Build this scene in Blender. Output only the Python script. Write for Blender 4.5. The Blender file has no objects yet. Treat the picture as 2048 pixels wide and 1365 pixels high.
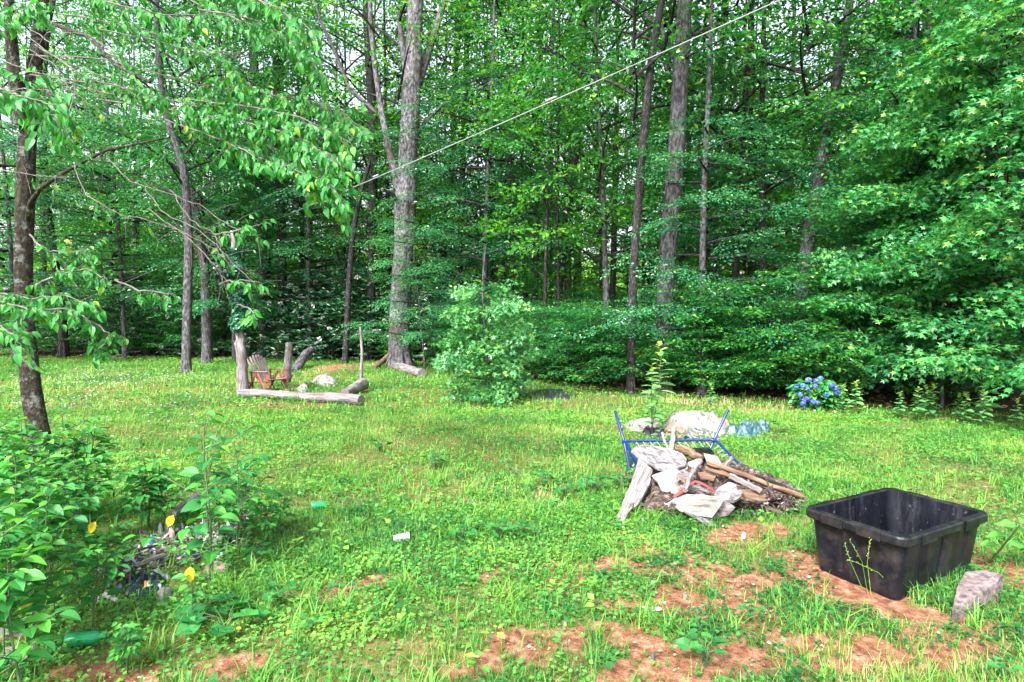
import bpy, math, random
import numpy as np
from mathutils import Vector, Matrix
R = math.radians
SC = bpy.context.scene
COL = SC.collection
# ------------------------------------------------------------------ camera, sky, sun, exposure
CAMZ, FPX, CX, CY, PITCH = 1.75, 1251.0, 1024.0, 682.5, math.atan(57.5/1251.0)
cd = bpy.data.cameras.new('camera'); cam = bpy.data.objects.new('camera', cd); COL.objects.link(cam)
cam.location = (0, 0, CAMZ); cam.rotation_euler = (math.pi/2-PITCH, 0, 0)
cd.sensor_width = 36; cd.lens = 36*FPX/2048; cd.clip_end = 600; SC.camera = cam
SUN = Vector((-0.40, -0.80, 0.92)).normalized()
W = bpy.data.worlds.new('World'); SC.world = W; W.use_nodes = True
nt = W.node_tree; nt.nodes.clear()
sky = nt.nodes.new('ShaderNodeTexSky'); sky.sky_type = 'NISHITA'; sky.sun_disc = False
sky.sun_elevation = math.asin(SUN.z); sky.sun_rotation = math.atan2(SUN.x, SUN.y)
sky.dust_density = 4; sky.air_density = 1.0; sky.ozone_density = 1
hs = nt.nodes.new('ShaderNodeHueSaturation'); hs.inputs['Saturation'].default_value = 0.45; hs.inputs['Value'].default_value = 1.0
bg = nt.nodes.new('ShaderNodeBackground'); bg.inputs[1].default_value = 0.15
wo = nt.nodes.new('ShaderNodeOutputWorld')
nt.links.new(sky.outputs[0], hs.inputs['Color']); nt.links.new(hs.outputs[0], bg.inputs[0]); nt.links.new(bg.outputs[0], wo.inputs[0])
sl = bpy.data.lights.new('sun', 'SUN'); sl.energy = 2.3; sl.angle = R(12); sl.color = (1, 0.985, 0.97)
so = bpy.data.objects.new('sun', sl); COL.objects.link(so); so.rotation_euler = SUN.to_track_quat('Z', 'Y').to_euler(); so.location = SUN*40
SC.view_settings.view_transform = 'Standard'; SC.view_settings.look = 'None'; SC.view_settings.gamma = 1; SC.view_settings.exposure = 2.05
SC.cycles.max_bounces = 7; SC.cycles.diffuse_bounces = 4; SC.cycles.glossy_bounces = 2; SC.cycles.transmission_bounces = 5
SC.cycles.transparent_max_bounces = 4; SC.cycles.caustics_reflective = False; SC.cycles.caustics_refractive = False
SC.cycles.use_adaptive_sampling = True; SC.cycles.adaptive_threshold = 0.02; SC.cycles.sample_clamp_indirect = 6

# ------------------------------------------------------------------ helpers
rng = np.random.default_rng(7)
def lat(ix, iy, seed):
    n = (ix.astype(np.int64)*374761393 + iy.astype(np.int64)*668265263 + seed*1274126177) & 0xffffffff
    n = ((n ^ (n >> 13))*1274126177) & 0xffffffff
    return ((n ^ (n >> 16)) & 0xffff)/65535.0
def vnoise(x, y, s=1.0, seed=0):
    x = np.asarray(x, float)*s+1000; y = np.asarray(y, float)*s+1000
    ix = np.floor(x); iy = np.floor(y); fx = x-ix; fy = y-iy
    fx = fx*fx*(3-2*fx); fy = fy*fy*(3-2*fy)
    a = lat(ix, iy, seed); b = lat(ix+1, iy, seed); c = lat(ix, iy+1, seed); d = lat(ix+1, iy+1, seed)
    return (a*(1-fx)+b*fx)*(1-fy)+(c*(1-fx)+d*fx)*fy
def fbm(x, y, s=1.0, seed=0, o=4):
    r = 0; a = 0.5; t = 0
    for k in range(o):
        r = r+a*vnoise(x, y, s*2**k, seed+k*17); t += a; a *= 0.5
    return r/t
def sstep(a, b, x):
    t = np.clip((x-a)/(b-a), 0, 1); return t*t*(3-2*t)
def terrain(x, y):
    x = np.asarray(x, float); y = np.asarray(y, float)
    h = 0.07*(fbm(x, y, 0.35, 3)-0.5)+0.035*(fbm(x, y, 2.2, 5, 3)-0.5)
    far = sstep(26, 70, y)
    h = h+far*2.5*fbm(x, y, 0.05, 9)+6.5*sstep(52, 95, y)
    h = h+0.16*np.exp(-(((x+5.4)/1.0)**2+((y-19.2)/0.7)**2))      # leafy dirt mound by the big tree
    return h
def ray(px, py):
    u = (px-CX)/FPX; v = (CY-py)/FPX; c, s = math.cos(PITCH), math.sin(PITCH)
    return np.array([u, c+v*s, -s+v*c])
def at_z(px, py, z):
    d = ray(px, py); t = (z-CAMZ)/d[2]; return np.array([0, 0, CAMZ])+d*t
def at_y(px, py, Y):
    d = ray(px, py); return np.array([0, 0, CAMZ])+d*(Y/d[1])
def gp(px, py):
    z = 0.0
    for _ in range(4):
        p = at_z(px, py, z); z = float(terrain(p[0], p[1]))
    p[2] = z; return p
def nrm(a):
    a = np.asarray(a, float); return a/np.maximum(np.linalg.norm(a, axis=-1, keepdims=True), 1e-9)

class Soup:
    """vertex/face collector with a per-vertex value 'rnd', a grain coordinate 'gc' and a material slot per face"""
    def __init__(s): s.V = []; s.F = []; s.A = []; s.G = []; s.n = 0; s.rag = False
    def add(s, v, faces, rnd=0.5, mat=0, gc=None, smooth=False):
        v = np.asarray(v, float).reshape(-1, 3); r = np.broadcast_to(np.asarray(rnd, float), (len(v),))
        s.V.append(v); s.A.append(r); s.G.append(v if gc is None else np.asarray(gc, float).reshape(-1, 3))
        if isinstance(faces, np.ndarray): s.F.append((faces+s.n, mat, smooth))
        else:
            by = {}
            for f in faces: by.setdefault(len(f), []).append(f)
            for k, fl in by.items(): s.F.append((np.array(fl, int)+s.n, mat, smooth))
        s.n += len(v); return s
    def tube(s, pts, rad, n=10, mat=0, rnd=0.5, cap=True, wob=0.0, smooth=True, flat=None, up=None):
        pts = np.asarray(pts, float); m = len(pts); rad = np.broadcast_to(np.asarray(rad, float), (m,))
        t = nrm(np.gradient(pts, axis=0)); ref = np.array([0, 0, 1.0]) if abs(t[0][2]) < 0.8 else np.array([1.0, 0, 0])
        if up is not None: ref = np.asarray(up, float)
        a = nrm(np.cross(t, ref)); b = np.cross(t, a)
        th = np.linspace(0, 2*np.pi, n, endpoint=False)
        rr = rad[:, None]*(1+wob*(rng.random((1, n))-0.5)*1.2+wob*(rng.random((m, n))-0.5))
        fl = 1.0 if flat is None else flat
        v = pts[:, None, :]+rr[..., None]*(np.cos(th)[None, :, None]*a[:, None, :]+fl*np.sin(th)[None, :, None]*b[:, None, :])
        dl = np.concatenate([[0], np.cumsum(np.linalg.norm(np.diff(pts, axis=0), axis=1))])
        gc = np.stack([np.broadcast_to(dl[:, None], (m, n)), np.cos(th)[None, :]*rad[:, None], np.sin(th)[None, :]*rad[:, None]], -1)
        i = np.arange(m-1)[:, None]*n; j = np.arange(n)[None, :]; j2 = (j+1) % n
        F = np.stack([i+j, i+j2, i+n+j2, i+n+j], -1).reshape(-1, 4)
        s.add(v, F[:, ::-1].copy(), rnd, mat, gc, smooth)
        if cap:
            for k, q in ((0, 1), (m-1, -1)):
                c = v[k]; vv = np.vstack([c, c.mean(0)[None]]); g = np.vstack([gc[k]*[0, 3, 3]+[9, 0, 0], [[9, 0, 0]]])
                f = [(x, (x+1) % n, n) if q == 1 else ((x+1) % n, x, n) for x in range(n)]
                s.add(vv, f, rnd, mat, g, False)
        return s
    def box(s, c, size, rot=None, mat=0, rnd=0.5, bev=0.0):
        c = np.asarray(c, float); h = np.asarray(size, float)/2
        b = min(bev, h.min()*0.6) if bev else 0
        def ring(z, ins):
            x, y = h[0]-ins, h[1]-ins
            return [(-x+b, -y, z), (x-b, -y, z), (x, -y+b, z), (x, y-b, z), (x-b, y, z), (-x+b, y, z), (-x, y-b, z), (-x, -y+b, z)] if b else [(-x, -y, z), (x, -y, z), (x, y, z), (-x, y, z)]
        zs = [(-h[2], b), (-h[2]+b, 0), (h[2]-b, 0), (h[2], b)] if b else [(-h[2], 0), (h[2], 0)]
        v = np.array([p for z, i in zs for p in ring(z, i)]); k = 8 if b else 4; F = []
        for l in range(len(zs)-1):
            for q in range(k): F.append((l*k+q, l*k+(q+1) % k, (l+1)*k+(q+1) % k, (l+1)*k+q))
        F.append(tuple(range(k))[::-1]); F.append(tuple(range((len(zs)-1)*k, len(zs)*k)))
        ax = int(np.argmax(h)); g = np.roll(v, -ax, axis=1)
        if rot is not None: v = v@np.array(rot).T
        s.add(v+c, F, rnd, mat, g); return s
    def leaves(s, P, D, N, S, T, F, rnd, mat=0):
        D = nrm(D); Rr = nrm(np.cross(D, N)); N = np.cross(Rr, D); S = np.broadcast_to(S, (len(P),))
        V = P[:, None, :]+S[:, None, None]*(T[None, :, 0, None]*Rr[:, None, :]+T[None, :, 1, None]*D[:, None, :]+T[None, :, 2, None]*N[:, None, :])
        k = len(T); FF = (np.arange(len(P))[:, None, None]*k+np.array(F)[None]).reshape(-1, len(F[0]))
        rr = np.repeat(np.broadcast_to(rnd, (len(P),)), k)
        gc = np.tile(T, (len(P), 1)); s.add(V, FF, rr, mat, gc, False); return s

def build(name, sp, mats, parent=None, loc=None):
    V = np.concatenate(sp.V); A = np.concatenate(sp.A); G = np.concatenate(sp.G)
    if parent is not None and loc is None: V = V-np.array(parent.location)
    if loc is not None: V = V-np.asarray(loc, float)
    me = bpy.data.meshes.new(name)
    idx = np.concatenate([f.reshape(-1) for f, _, _ in sp.F]).astype(np.int32)
    tot = np.concatenate([np.full(len(f), f.shape[1]) for f, _, _ in sp.F]).astype(np.int32)
    mi = np.concatenate([np.full(len(f), m) for f, m, _ in sp.F]).astype(np.int32)
    sm = np.concatenate([np.full(len(f), q) for f, _, q in sp.F])
    me.vertices.add(len(V)); me.vertices.foreach_set('co', V.astype(np.float32).reshape(-1))
    me.loops.add(len(idx)); me.loops.foreach_set('vertex_index', idx)
    me.polygons.add(len(tot)); me.polygons.foreach_set('loop_start', np.concatenate([[0], np.cumsum(tot)[:-1]]).astype(np.int32))
    me.polygons.foreach_set('loop_total', tot); me.polygons.foreach_set('material_index', mi)
    me.polygons.foreach_set('use_smooth', sm.astype(bool))
    a = me.attributes.new('rnd', 'FLOAT', 'POINT'); a.data.foreach_set('value', A.astype(np.float32))
    g = me.attributes.new('gc', 'FLOAT_VECTOR', 'POINT'); g.data.foreach_set('vector', G.astype(np.float32).reshape(-1))
    me.update(calc_edges=True)
    for m in (mats if isinstance(mats, (list, tuple)) else [mats]): me.materials.append(m)
    o = bpy.data.objects.new(name, me); COL.objects.link(o)
    if loc is not None: o.location = loc
    if parent is not None: o.parent = parent; 
    return o
def tag(o, label=None, cat=None, group=None, kind=None):
    if label: o['label'] = label
    if cat: o['category'] = cat
    if group: o['group'] = group
    if kind: o['kind'] = kind
    return o
def thing(name, loc, label, cat, group=None):
    o = bpy.data.objects.new(name, None); COL.objects.link(o); o.location = loc; o.empty_display_size = 0.2
    return tag(o, label, cat, group)
def single(name, sp, mats, loc, label, cat, group=None):
    return tag(build(name, sp, mats, loc=loc), label, cat, group)
def dup(o, parent=None):
    c = o.copy(); COL.objects.link(c)
    if parent is not None: c.parent = parent
    for ch in list(o.children): dup(ch, c)
    return c

# ------------------------------------------------------------------ materials
def mat(name):
    m = bpy.data.materials.new(name); m.use_nodes = True; m.node_tree.nodes.clear(); return m, m.node_tree
def nd(t, kind, **kw):
    n = t.nodes.new(kind)
    for k, v in kw.items():
        if k in n.inputs: n.inputs[k].default_value = v
        else: setattr(n, k, v)
    return n
def ramp(t, fac, stops):
    r = t.nodes.new('ShaderNodeValToRGB'); e = r.color_ramp.elements
    while len(e) < len(stops): e.new(0.5)
    for i, (p, c) in enumerate(stops): e[i].position = p; e[i].color = (*c, 1)
    t.links.new(fac, r.inputs[0]); return r.outputs[0]
def out(t, sh):
    o = t.nodes.new('ShaderNodeOutputMaterial'); t.links.new(sh, o.inputs[0])
def leaf_mat(name, stops, rough=0.42, trans=0.4, spec=0.5, tint=(1.5, 1.35, 0.6), var=0.5):
    m, t = mat(name); L = t.links.new
    at = nd(t, 'ShaderNodeAttribute', attribute_name='rnd'); oi = nd(t, 'ShaderNodeObjectInfo')
    base = ramp(t, at.outputs['Fac'], stops)
    h = nd(t, 'ShaderNodeHueSaturation'); L(base, h.inputs['Color'])
    mr = nd(t, 'ShaderNodeMapRange'); L(oi.outputs['Random'], mr.inputs[0]); mr.inputs[3].default_value = 0.5-0.03*var; mr.inputs[4].default_value = 0.5+0.03*var
    mv = nd(t, 'ShaderNodeMapRange'); L(oi.outputs['Random'], mv.inputs[0]); mv.inputs[3].default_value = 1+0.25*var; mv.inputs[4].default_value = 1-0.25*var
    L(mr.outputs[0], h.inputs['Hue']); L(mv.outputs[0], h.inputs['Value'])
    p = nd(t, 'ShaderNodeBsdfPrincipled', Roughness=rough); p.inputs['Specular IOR Level'].default_value = spec; L(h.outputs[0], p.inputs['Base Color'])
    mul = nd(t, 'ShaderNodeMix', data_type='RGBA', blend_type='MULTIPLY'); mul.inputs[0].default_value = 1
    L(h.outputs[0], mul.inputs[6]); mul.inputs[7].default_value = (*tint, 1)
    tr = nd(t, 'ShaderNodeBsdfTranslucent'); L(mul.outputs[2], tr.inputs[0])
    mx = nd(t, 'ShaderNodeMixShader'); mx.inputs[0].default_value = trans; L(p.outputs[0], mx.inputs[1]); L(tr.outputs[0], mx.inputs[2])
    out(t, mx.outputs[0]); return m
def rough_mat(name, stops, scale=(3, 25, 25), rough=0.85, bump=0.4, coord='gc', detail=6, spots=None, spot_scale=6, spot_th=(0.55, 0.62), dist=0.02, spec=0.3, grain2=None):
    """noise-coloured matter (bark, weathered wood, cloth, stone) with optional patches of a second colour"""
    m, t = mat(name); L = t.links.new
    if coord == 'gc': v = nd(t, 'ShaderNodeAttribute', attribute_name='gc').outputs['Vector']
    else: v = nd(t, 'ShaderNodeTexCoord').outputs['Object']
    mp = nd(t, 'ShaderNodeMapping'); L(v, mp.inputs[0]); mp.inputs['Scale'].default_value = scale
    n = nd(t, 'ShaderNodeTexNoise', Scale=1.0, Detail=detail, Roughness=0.65); L(mp.outputs[0], n.inputs['Vector'])
    col = ramp(t, n.outputs[0], stops); h = n.outputs[0]
    if spots:
        n2 = nd(t, 'ShaderNodeTexNoise', Scale=spot_scale, Detail=5, Roughness=0.7); L(v, n2.inputs['Vector'])
        f = nd(t, 'ShaderNodeMapRange'); L(n2.outputs[0], f.inputs[0]); f.inputs[1].default_value = spot_th[0]; f.inputs[2].default_value = spot_th[1]
        mx = nd(t, 'ShaderNodeMix', data_type='RGBA'); L(f.outputs[0], mx.inputs[0]); L(col, mx.inputs[6]); mx.inputs[7].default_value = (*spots, 1); col = mx.outputs[2]
    p = nd(t, 'ShaderNodeBsdfPrincipled', Roughness=rough); p.inputs['Specular IOR Level'].default_value = spec; L(col, p.inputs['Base Color'])
    b = nd(t, 'ShaderNodeBump', Strength=bump, Distance=dist); L(h, b.inputs['Height']); L(b.outputs[0], p.inputs['Normal'])
    out(t, p.outputs[0]); return m
# ------------------------------------------------------------------ palette
G_FOREST = leaf_mat('forest_leaf', [(0.0, (0.012, 0.085, 0.02)), (0.4, (0.026, 0.17, 0.04)), (0.75, (0.05, 0.26, 0.055)), (1.0, (0.15, 0.38, 0.04))], rough=0.3, trans=0.42, spec=.5, tint=(1.5, 1.35, .7))
G_BEECH = leaf_mat('beech_leaf', [(0.0, (0.014, 0.10, 0.042)), (0.5, (0.034, 0.19, 0.08)), (0.85, (0.08, 0.30, 0.10)), (1.0, (0.18, 0.40, 0.07))], rough=0.3, trans=0.34, spec=.55)
G_BRIGHT = leaf_mat('painted_backlit_leaf', [(0.0, (0.03, 0.17, 0.02)), (0.5, (0.065, 0.30, 0.035)), (1.0, (0.2, 0.45, 0.04))], rough=0.42, trans=0.55)  # brighter forest leaf; the backlight deep in the woods is put into its colour
G_MAPLE = leaf_mat('maple_leaf', [(0.0, (0.018, 0.13, 0.04)), (0.5, (0.05, 0.25, 0.08)), (0.85, (0.09, 0.33, 0.10)), (1.0, (0.26, 0.48, 0.08))], rough=0.32, trans=0.34, spec=.55)
G_RHODO = leaf_mat('evergreen_leaf', [(0.0, (0.008, 0.045, 0.018)), (0.6, (0.016, 0.08, 0.035)), (1.0, (0.035, 0.14, 0.06))], rough=0.3, trans=0.12)
G_DOG = leaf_mat('drooping_leaf', [(0.0, (0.025, 0.14, 0.022)), (0.5, (0.055, 0.26, 0.045)), (0.85, (0.12, 0.37, 0.06)), (1.0, (0.3, 0.38, 0.04))], rough=0.42, trans=0.38, spec=0.35)
G_WEED = leaf_mat('weed_leaf', [(0.0, (0.018, 0.12, 0.03)), (0.5, (0.04, 0.22, 0.045)), (0.85, (0.085, 0.33, 0.045)), (1.0, (0.2, 0.42, 0.04))], rough=0.5, trans=0.35, var=0.3, spec=0.3)
G_GRASS = leaf_mat('grass_blade', [(0.0, (0.03, 0.15, 0.03)), (0.3, (0.09, 0.27, 0.04)), (0.55, (0.19, 0.38, 0.06)), (0.78, (0.28, 0.42, 0.10)), (0.92, (0.40, 0.38, 0.19)), (1.0, (0.48, 0.37, 0.26))], rough=0.5, trans=0.35, spec=0.3)
G_COVER = leaf_mat('lawn_weed_leaf', [(0.0, (0.014, 0.10, 0.03)), (0.3, (0.05, 0.22, 0.045)), (0.65, (0.13, 0.36, 0.055)), (1.0, (0.3, 0.46, 0.07))], rough=0.45, trans=0.35, spec=0.4)
M_BARK = rough_mat('grey_bark', [(0.36, (0.014, 0.013, 0.014)), (0.5, (0.06, 0.057, 0.062)), (0.66, (0.15, 0.145, 0.165))], scale=(7.0, 20, 20), bump=0.9, dist=0.04, spots=(0.055, 0.085, 0.03), spot_scale=2.2, spot_th=(0.6, 0.72))
M_BARKPALE = rough_mat('pale_ash_bark', [(0.36, (0.02, 0.018, 0.02)), (0.5, (0.10, 0.095, 0.105)), (0.66, (0.24, 0.23, 0.265))], scale=(8, 19, 19), bump=1.0, dist=0.035, spots=(0.07, 0.05, 0.035), spot_scale=1.1, spot_th=(0.55, 0.68))
M_BARKDARK = rough_mat('dark_bark', [(0.36, (0.006, 0.0055, 0.0055)), (0.53, (0.024, 0.021, 0.022)), (0.68, (0.085, 0.08, 0.086))], scale=(9, 26, 26), bump=0.8, dist=0.03)
M_MOSSBARK = rough_mat('mossy_bark', [(0.36, (0.006, 0.004, 0.003)), (0.5, (0.022, 0.015, 0.010)), (0.66, (0.05, 0.05, 0.022))], scale=(14, 22, 22), bump=1.0, dist=0.05, spots=(0.13, 0.145, 0.13), spot_scale=8, spot_th=(0.54, 0.64))
M_TWIG = rough_mat('twig_bark', [(0.35, (0.06, 0.05, 0.045)), (0.65, (0.19, 0.17, 0.155))], scale=(6, 20, 20), bump=0.3, dist=0.004)
M_STEM = rough_mat('green_stem', [(0.35, (0.05, 0.09, 0.035)), (0.65, (0.10, 0.13, 0.06))], scale=(6, 20, 20), bump=0.1)
M_WHITEPETAL = leaf_mat('white_petal', [(0, (0.6, 0.6, 0.62)), (1, (0.8, 0.8, 0.8))], trans=0.3, tint=(1, 1, 1))
M_BLUEPETAL = leaf_mat('blue_petal', [(0, (0.03, 0.07, 0.36)), (0.5, (0.06, 0.10, 0.45)), (1, (0.16, 0.19, 0.5))], trans=0.2, tint=(1, 1, 1), var=0.8)
M_YELLOW = leaf_mat('yellow_leaf', [(0, (0.75, 0.5, 0.02)), (1, (0.8, 0.62, 0.04))], trans=0.4, tint=(1, 1, 0.8), var=0)
M_LITTER = leaf_mat('dead_leaf', [(0, (0.06, 0.03, 0.018)), (0.5, (0.2, 0.11, 0.06)), (0.9, (0.4, 0.26, 0.15)), (1, (0.55, 0.42, 0.3))], rough=0.7, trans=0.15, tint=(1, .8, .6))

# leaf shapes: (x across, y along, z up)
T4 = np.array([(0, 0, 0), (-.27, .5, .05), (0, 1, -.12), (.27, .5, .05)]); F4 = [(0, 3, 2), (0, 2, 1)]
TL = np.array([(0, 0, 0), (-.15, .5, .03), (0, 1, -.18), (.15, .5, .03)])          # long leaf
TW = np.array([(0, 0, 0), (-.42, .45, .05), (0, 1, -.05), (.42, .45, .05)])         # broad leaf
def _ov(w, droop, fold, k=4):
    ys = np.linspace(0, 1, k+2); v = [(0, 0, 0)]
    for y in ys[1:-1]:
        ww = w*math.sin(math.pi*y**0.8)**0.85
        v += [(-ww, y, fold*ww-droop*y*y), (0, y, -droop*y*y), (ww, y, fold*ww-droop*y*y)]
    v.append((0, 1, -droop)); f = [(0, 2, 1), (0, 3, 2)]
    for i in range(k-1):
        a = 1+3*i; b = a+3
        f += [(a, a+1, b+1), (a, b+1, b), (a+1, a+2, b+2), (a+1, b+2, b+1)]
    a = 1+3*(k-1); e = len(v)-1; f += [(a, a+1, e), (a+1, a+2, e)]
    return np.array(v), f
TO, FO = _ov(0.31, 0.22, 0.45)          # ovate leaf with folded midrib
TOD, FOD = _ov(0.27, 0.45, 0.35)        # drooping leaf
def _maple():
    a = [(-158, .25), (-118, .52), (-95, .30), (-62, .80), (-30, .40), (0, 1.0), (30, .40), (62, .80), (95, .30), (118, .52), (158, .25)]
    v = [(0, 0.02, 0.0)]+[(r*.62*math.sin(R(t)), .38+r*.62*math.cos(R(t)), -.10*r) for t, r in a]; v[0] = (0, .38, .03)
    return np.array(v), [(0, i+1, i) for i in range(1, len(a))]
TM, FM = _maple()
def _heart(w=.5):
    a = [(0, .1)]+[(w*s, y) for s, y in ((.55, -.08), (.95, .15), (1, .4), (.72, .7))]+[(0, 1)]+[(-w*s, y) for s, y in ((.72, .7), (1, .4), (.95, .15), (.55, -.08))]
    v = [(0, .4, -.05)]+[(x, y, .06*math.sin(9*x+7*y)+.1*abs(x)) for x, y in a]
    return np.array(v), [(0, i, i+1 if i < len(a) else 1) for i in range(1, len(a)+1)]
TH, FH = _heart()

# ------------------------------------------------------------------ ground
soil_spots = []
def spot(px, py, rx, ry, k=1.0):
    c = gp(px, py); a = gp(px+rx, py); b = gp(px, py-ry); soil_spots.append((c[0], c[1], abs(a[0]-c[0]), max(abs(b[1]-c[1]), .12), k))
for s_ in [(1270, 1140, 200, 42, 1), (1390, 1235, 210, 45, 1.1), (1180, 1290, 210, 45, .9), (1560, 1080, 140, 40, .9), (1650, 1140, 75, 45, 1.2),
           (700, 1158, 110, 20, 1.1), (640, 1185, 60, 16, .9), (250, 1345, 130, 22, 1.1), (450, 1330, 90, 20, .8), (1450, 1320, 200, 40, .85), (1750, 1300, 260, 50, .7), (2000, 1130, 90, 60, .8),
           (960, 1330, 120, 30, .6), (1900, 1235, 140, 30, .8), (1020, 1160, 90, 18, .6), (580, 812, 90, 10, .8), (690, 735, 60, 6, .8), (1480, 1165, 120, 30, .9), (1230, 1330, 180, 30, .9)]: spot(*s_)
for s_ in [(1850, 1330, 160, 30, .6), (1330, 1340, 220, 35, .9), (1380, 1230, 200, 60, .9), (1740, 1200, 110, 30, 1.0)]: spot(*s_)
def soil_mask(x, y):
    m = np.zeros(np.shape(x))
    wx = x+0.35*(fbm(x, y, 1.8, 31)-.5); wy = y+0.35*(fbm(x, y, 1.8, 47)-.5)
    for cx, cy, rx, ry, k in soil_spots:
        d = np.sqrt(((wx-cx)/rx)**2+((wy-cy)/ry)**2); m = np.maximum(m, k*(1-sstep(.45, 1.15, d)))
    n = fbm(x, y, 3.5, 77, 4)
    n2 = fbm(x, y, 9, 78, 3)
    n3 = fbm(x, y, 22, 79, 2)
    return np.clip(m*(0.15+1.3*sstep(.33, .58, n))*(.25+1.15*sstep(.32,.58,n2))*(.6+.85*sstep(.3,.6,n3)), 0, 1)
def dry_mask(x, y):
    cx, cy = gp(1500, 805)[:2]
    m = np.exp(-(((x-cx)/4.5)**2+((y-cy)/1.5)**2))*0.9
    cx, cy = gp(1150, 950)[:2]; m = np.maximum(m, .45*np.exp(-(((x-cx)/1.6)**2+((y-cy)/1.4)**2)))
    cx, cy = gp(1900, 1300)[:2]; m = np.maximum(m, .6*np.exp(-(((x-cx)/1.0)**2+((y-cy)/.7)**2)))
    return np.clip(m+.5*(fbm(x, y, .8, 201)-.5), 0, 1)
def edge_y(x):                     # far edge of the mown clearing
    return np.interp(x, [-30, -14, -9, -3, 0, 2, 5, 8, 12, 30], [25, 23, 22.5, 20.5, 15.5, 13.4, 11.6, 9.6, 8.2, 6.5])
def make_ground():
    u = np.linspace(-1, 1, 560); gx = np.sinh(u*4.6)/np.sinh(4.6)*110
    v = np.linspace(0, 1, 620); gy = 1.2+np.sinh(v*3.6)/np.sinh(3.6)*165; gy = np.concatenate([np.linspace(-25, 0.9, 26), gy])
    X, Y = np.meshgrid(gx, gy); Z = terrain(X, Y); sm = soil_mask(X, Y)
    Z = Z+.012*(fbm(X, Y, 9, 91, 3)-.5)*sm-.015*sm
    n = len(gx); i = np.arange(len(gy)-1)[:, None]*n; j = np.arange(n-1)[None, :]
    F = np.stack([i+j, i+j+1, i+n+j+1, i+n+j], -1).reshape(-1, 4)
    wood = sstep(-.3, 1.2, Y-edge_y(X))
    s = Soup(); s.add(np.stack([X, Y, Z], -1), F, sm.reshape(-1), 0, np.stack([wood, dry_mask(X, Y), X*0], -1), True)
    m, t = mat('clay_and_moss'); L = t.links.new
    co = nd(t, 'ShaderNodeTexCoord').outputs['Object']
    at = nd(t, 'ShaderNodeAttribute', attribute_name='rnd'); g = nd(t, 'ShaderNodeAttribute', attribute_name='gc'); sp = nd(t, 'ShaderNodeSeparateXYZ'); L(g.outputs['Vector'], sp.inputs[0])
    n1 = nd(t, 'ShaderNodeTexNoise', Scale=14, Detail=8, Roughness=.7); L(co, n1.inputs['Vector'])
    n2 = nd(t, 'ShaderNodeTexNoise', Scale=3.0, Detail=6, Roughness=.6); L(co, n2.inputs['Vector'])
    n3 = nd(t, 'ShaderNodeTexNoise', Scale=60, Detail=4, Roughness=.7); L(co, n3.inputs['Vector'])
    clay = ramp(t, n1.outputs[0], [(.32, (.06, .024, .013)), (.46, (.18, .074, .038)), (.57, (.28, .135, .08)), (.7, (.43, .30, .21))])
    moss = ramp(t, n1.outputs[0], [(.3, (.03, .06, .01)), (.46, (.08, .11, .02)), (.56, (.17, .13, .05)), (.7, (.27, .18, .11))])
    lit = ramp(t, n1.outputs[0], [(.3, (.02, .014, .008)), (.5, (.06, .04, .022)), (.62, (.05, .075, .015)), (.75, (.14, .09, .05))])
    f = nd(t, 'ShaderNodeMath', operation='MULTIPLY_ADD'); L(n2.outputs[0], f.inputs[0]); f.inputs[1].default_value = 1.1; f.inputs[2].default_value = -.55
    f2 = nd(t, 'ShaderNodeMath', operation='ADD'); L(f.outputs[0], f2.inputs[0]); L(at.outputs['Fac'], f2.inputs[1])
    f3 = nd(t, 'ShaderNodeMapRange'); L(f2.outputs[0], f3.inputs[0]); f3.inputs[1].default_value = .08; f3.inputs[2].default_value = .5
    a = nd(t, 'ShaderNodeMix', data_type='RGBA'); L(f3.outputs[0], a.inputs[0]); L(moss, a.inputs[6]); L(clay, a.inputs[7])
    b = nd(t, 'ShaderNodeMix', data_type='RGBA'); L(sp.outputs[0], b.inputs[0]); L(a.outputs[2], b.inputs[6]); L(lit, b.inputs[7])
    peb = nd(t, 'ShaderNodeMapRange'); L(n3.outputs[0], peb.inputs[0]); peb.inputs[1].default_value = .66; peb.inputs[2].default_value = .72
    c = nd(t, 'ShaderNodeMix', data_type='RGBA'); L(peb.outputs[0], c.inputs[0]); L(b.outputs[2], c.inputs[6]); c.inputs[7].default_value = (.42, .3, .24, 1)
    p = nd(t, 'ShaderNodeBsdfPrincipled', Roughness=.9); p.inputs['Specular IOR Level'].default_value = .2; L(c.outputs[2], p.inputs['Base Color'])
    bm = nd(t, 'ShaderNodeBump', Strength=.8, Distance=.02); ad = nd(t, 'ShaderNodeMath', operation='ADD'); L(n1.outputs[0], ad.inputs[0]); L(n3.outputs[0], ad.inputs[1]); L(ad.outputs[0], bm.inputs['Height']); L(bm.outputs[0], p.inputs['Normal'])
    out(t, p.outputs[0])
    tag(build('ground', s, m), kind='structure')
make_ground()

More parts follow.
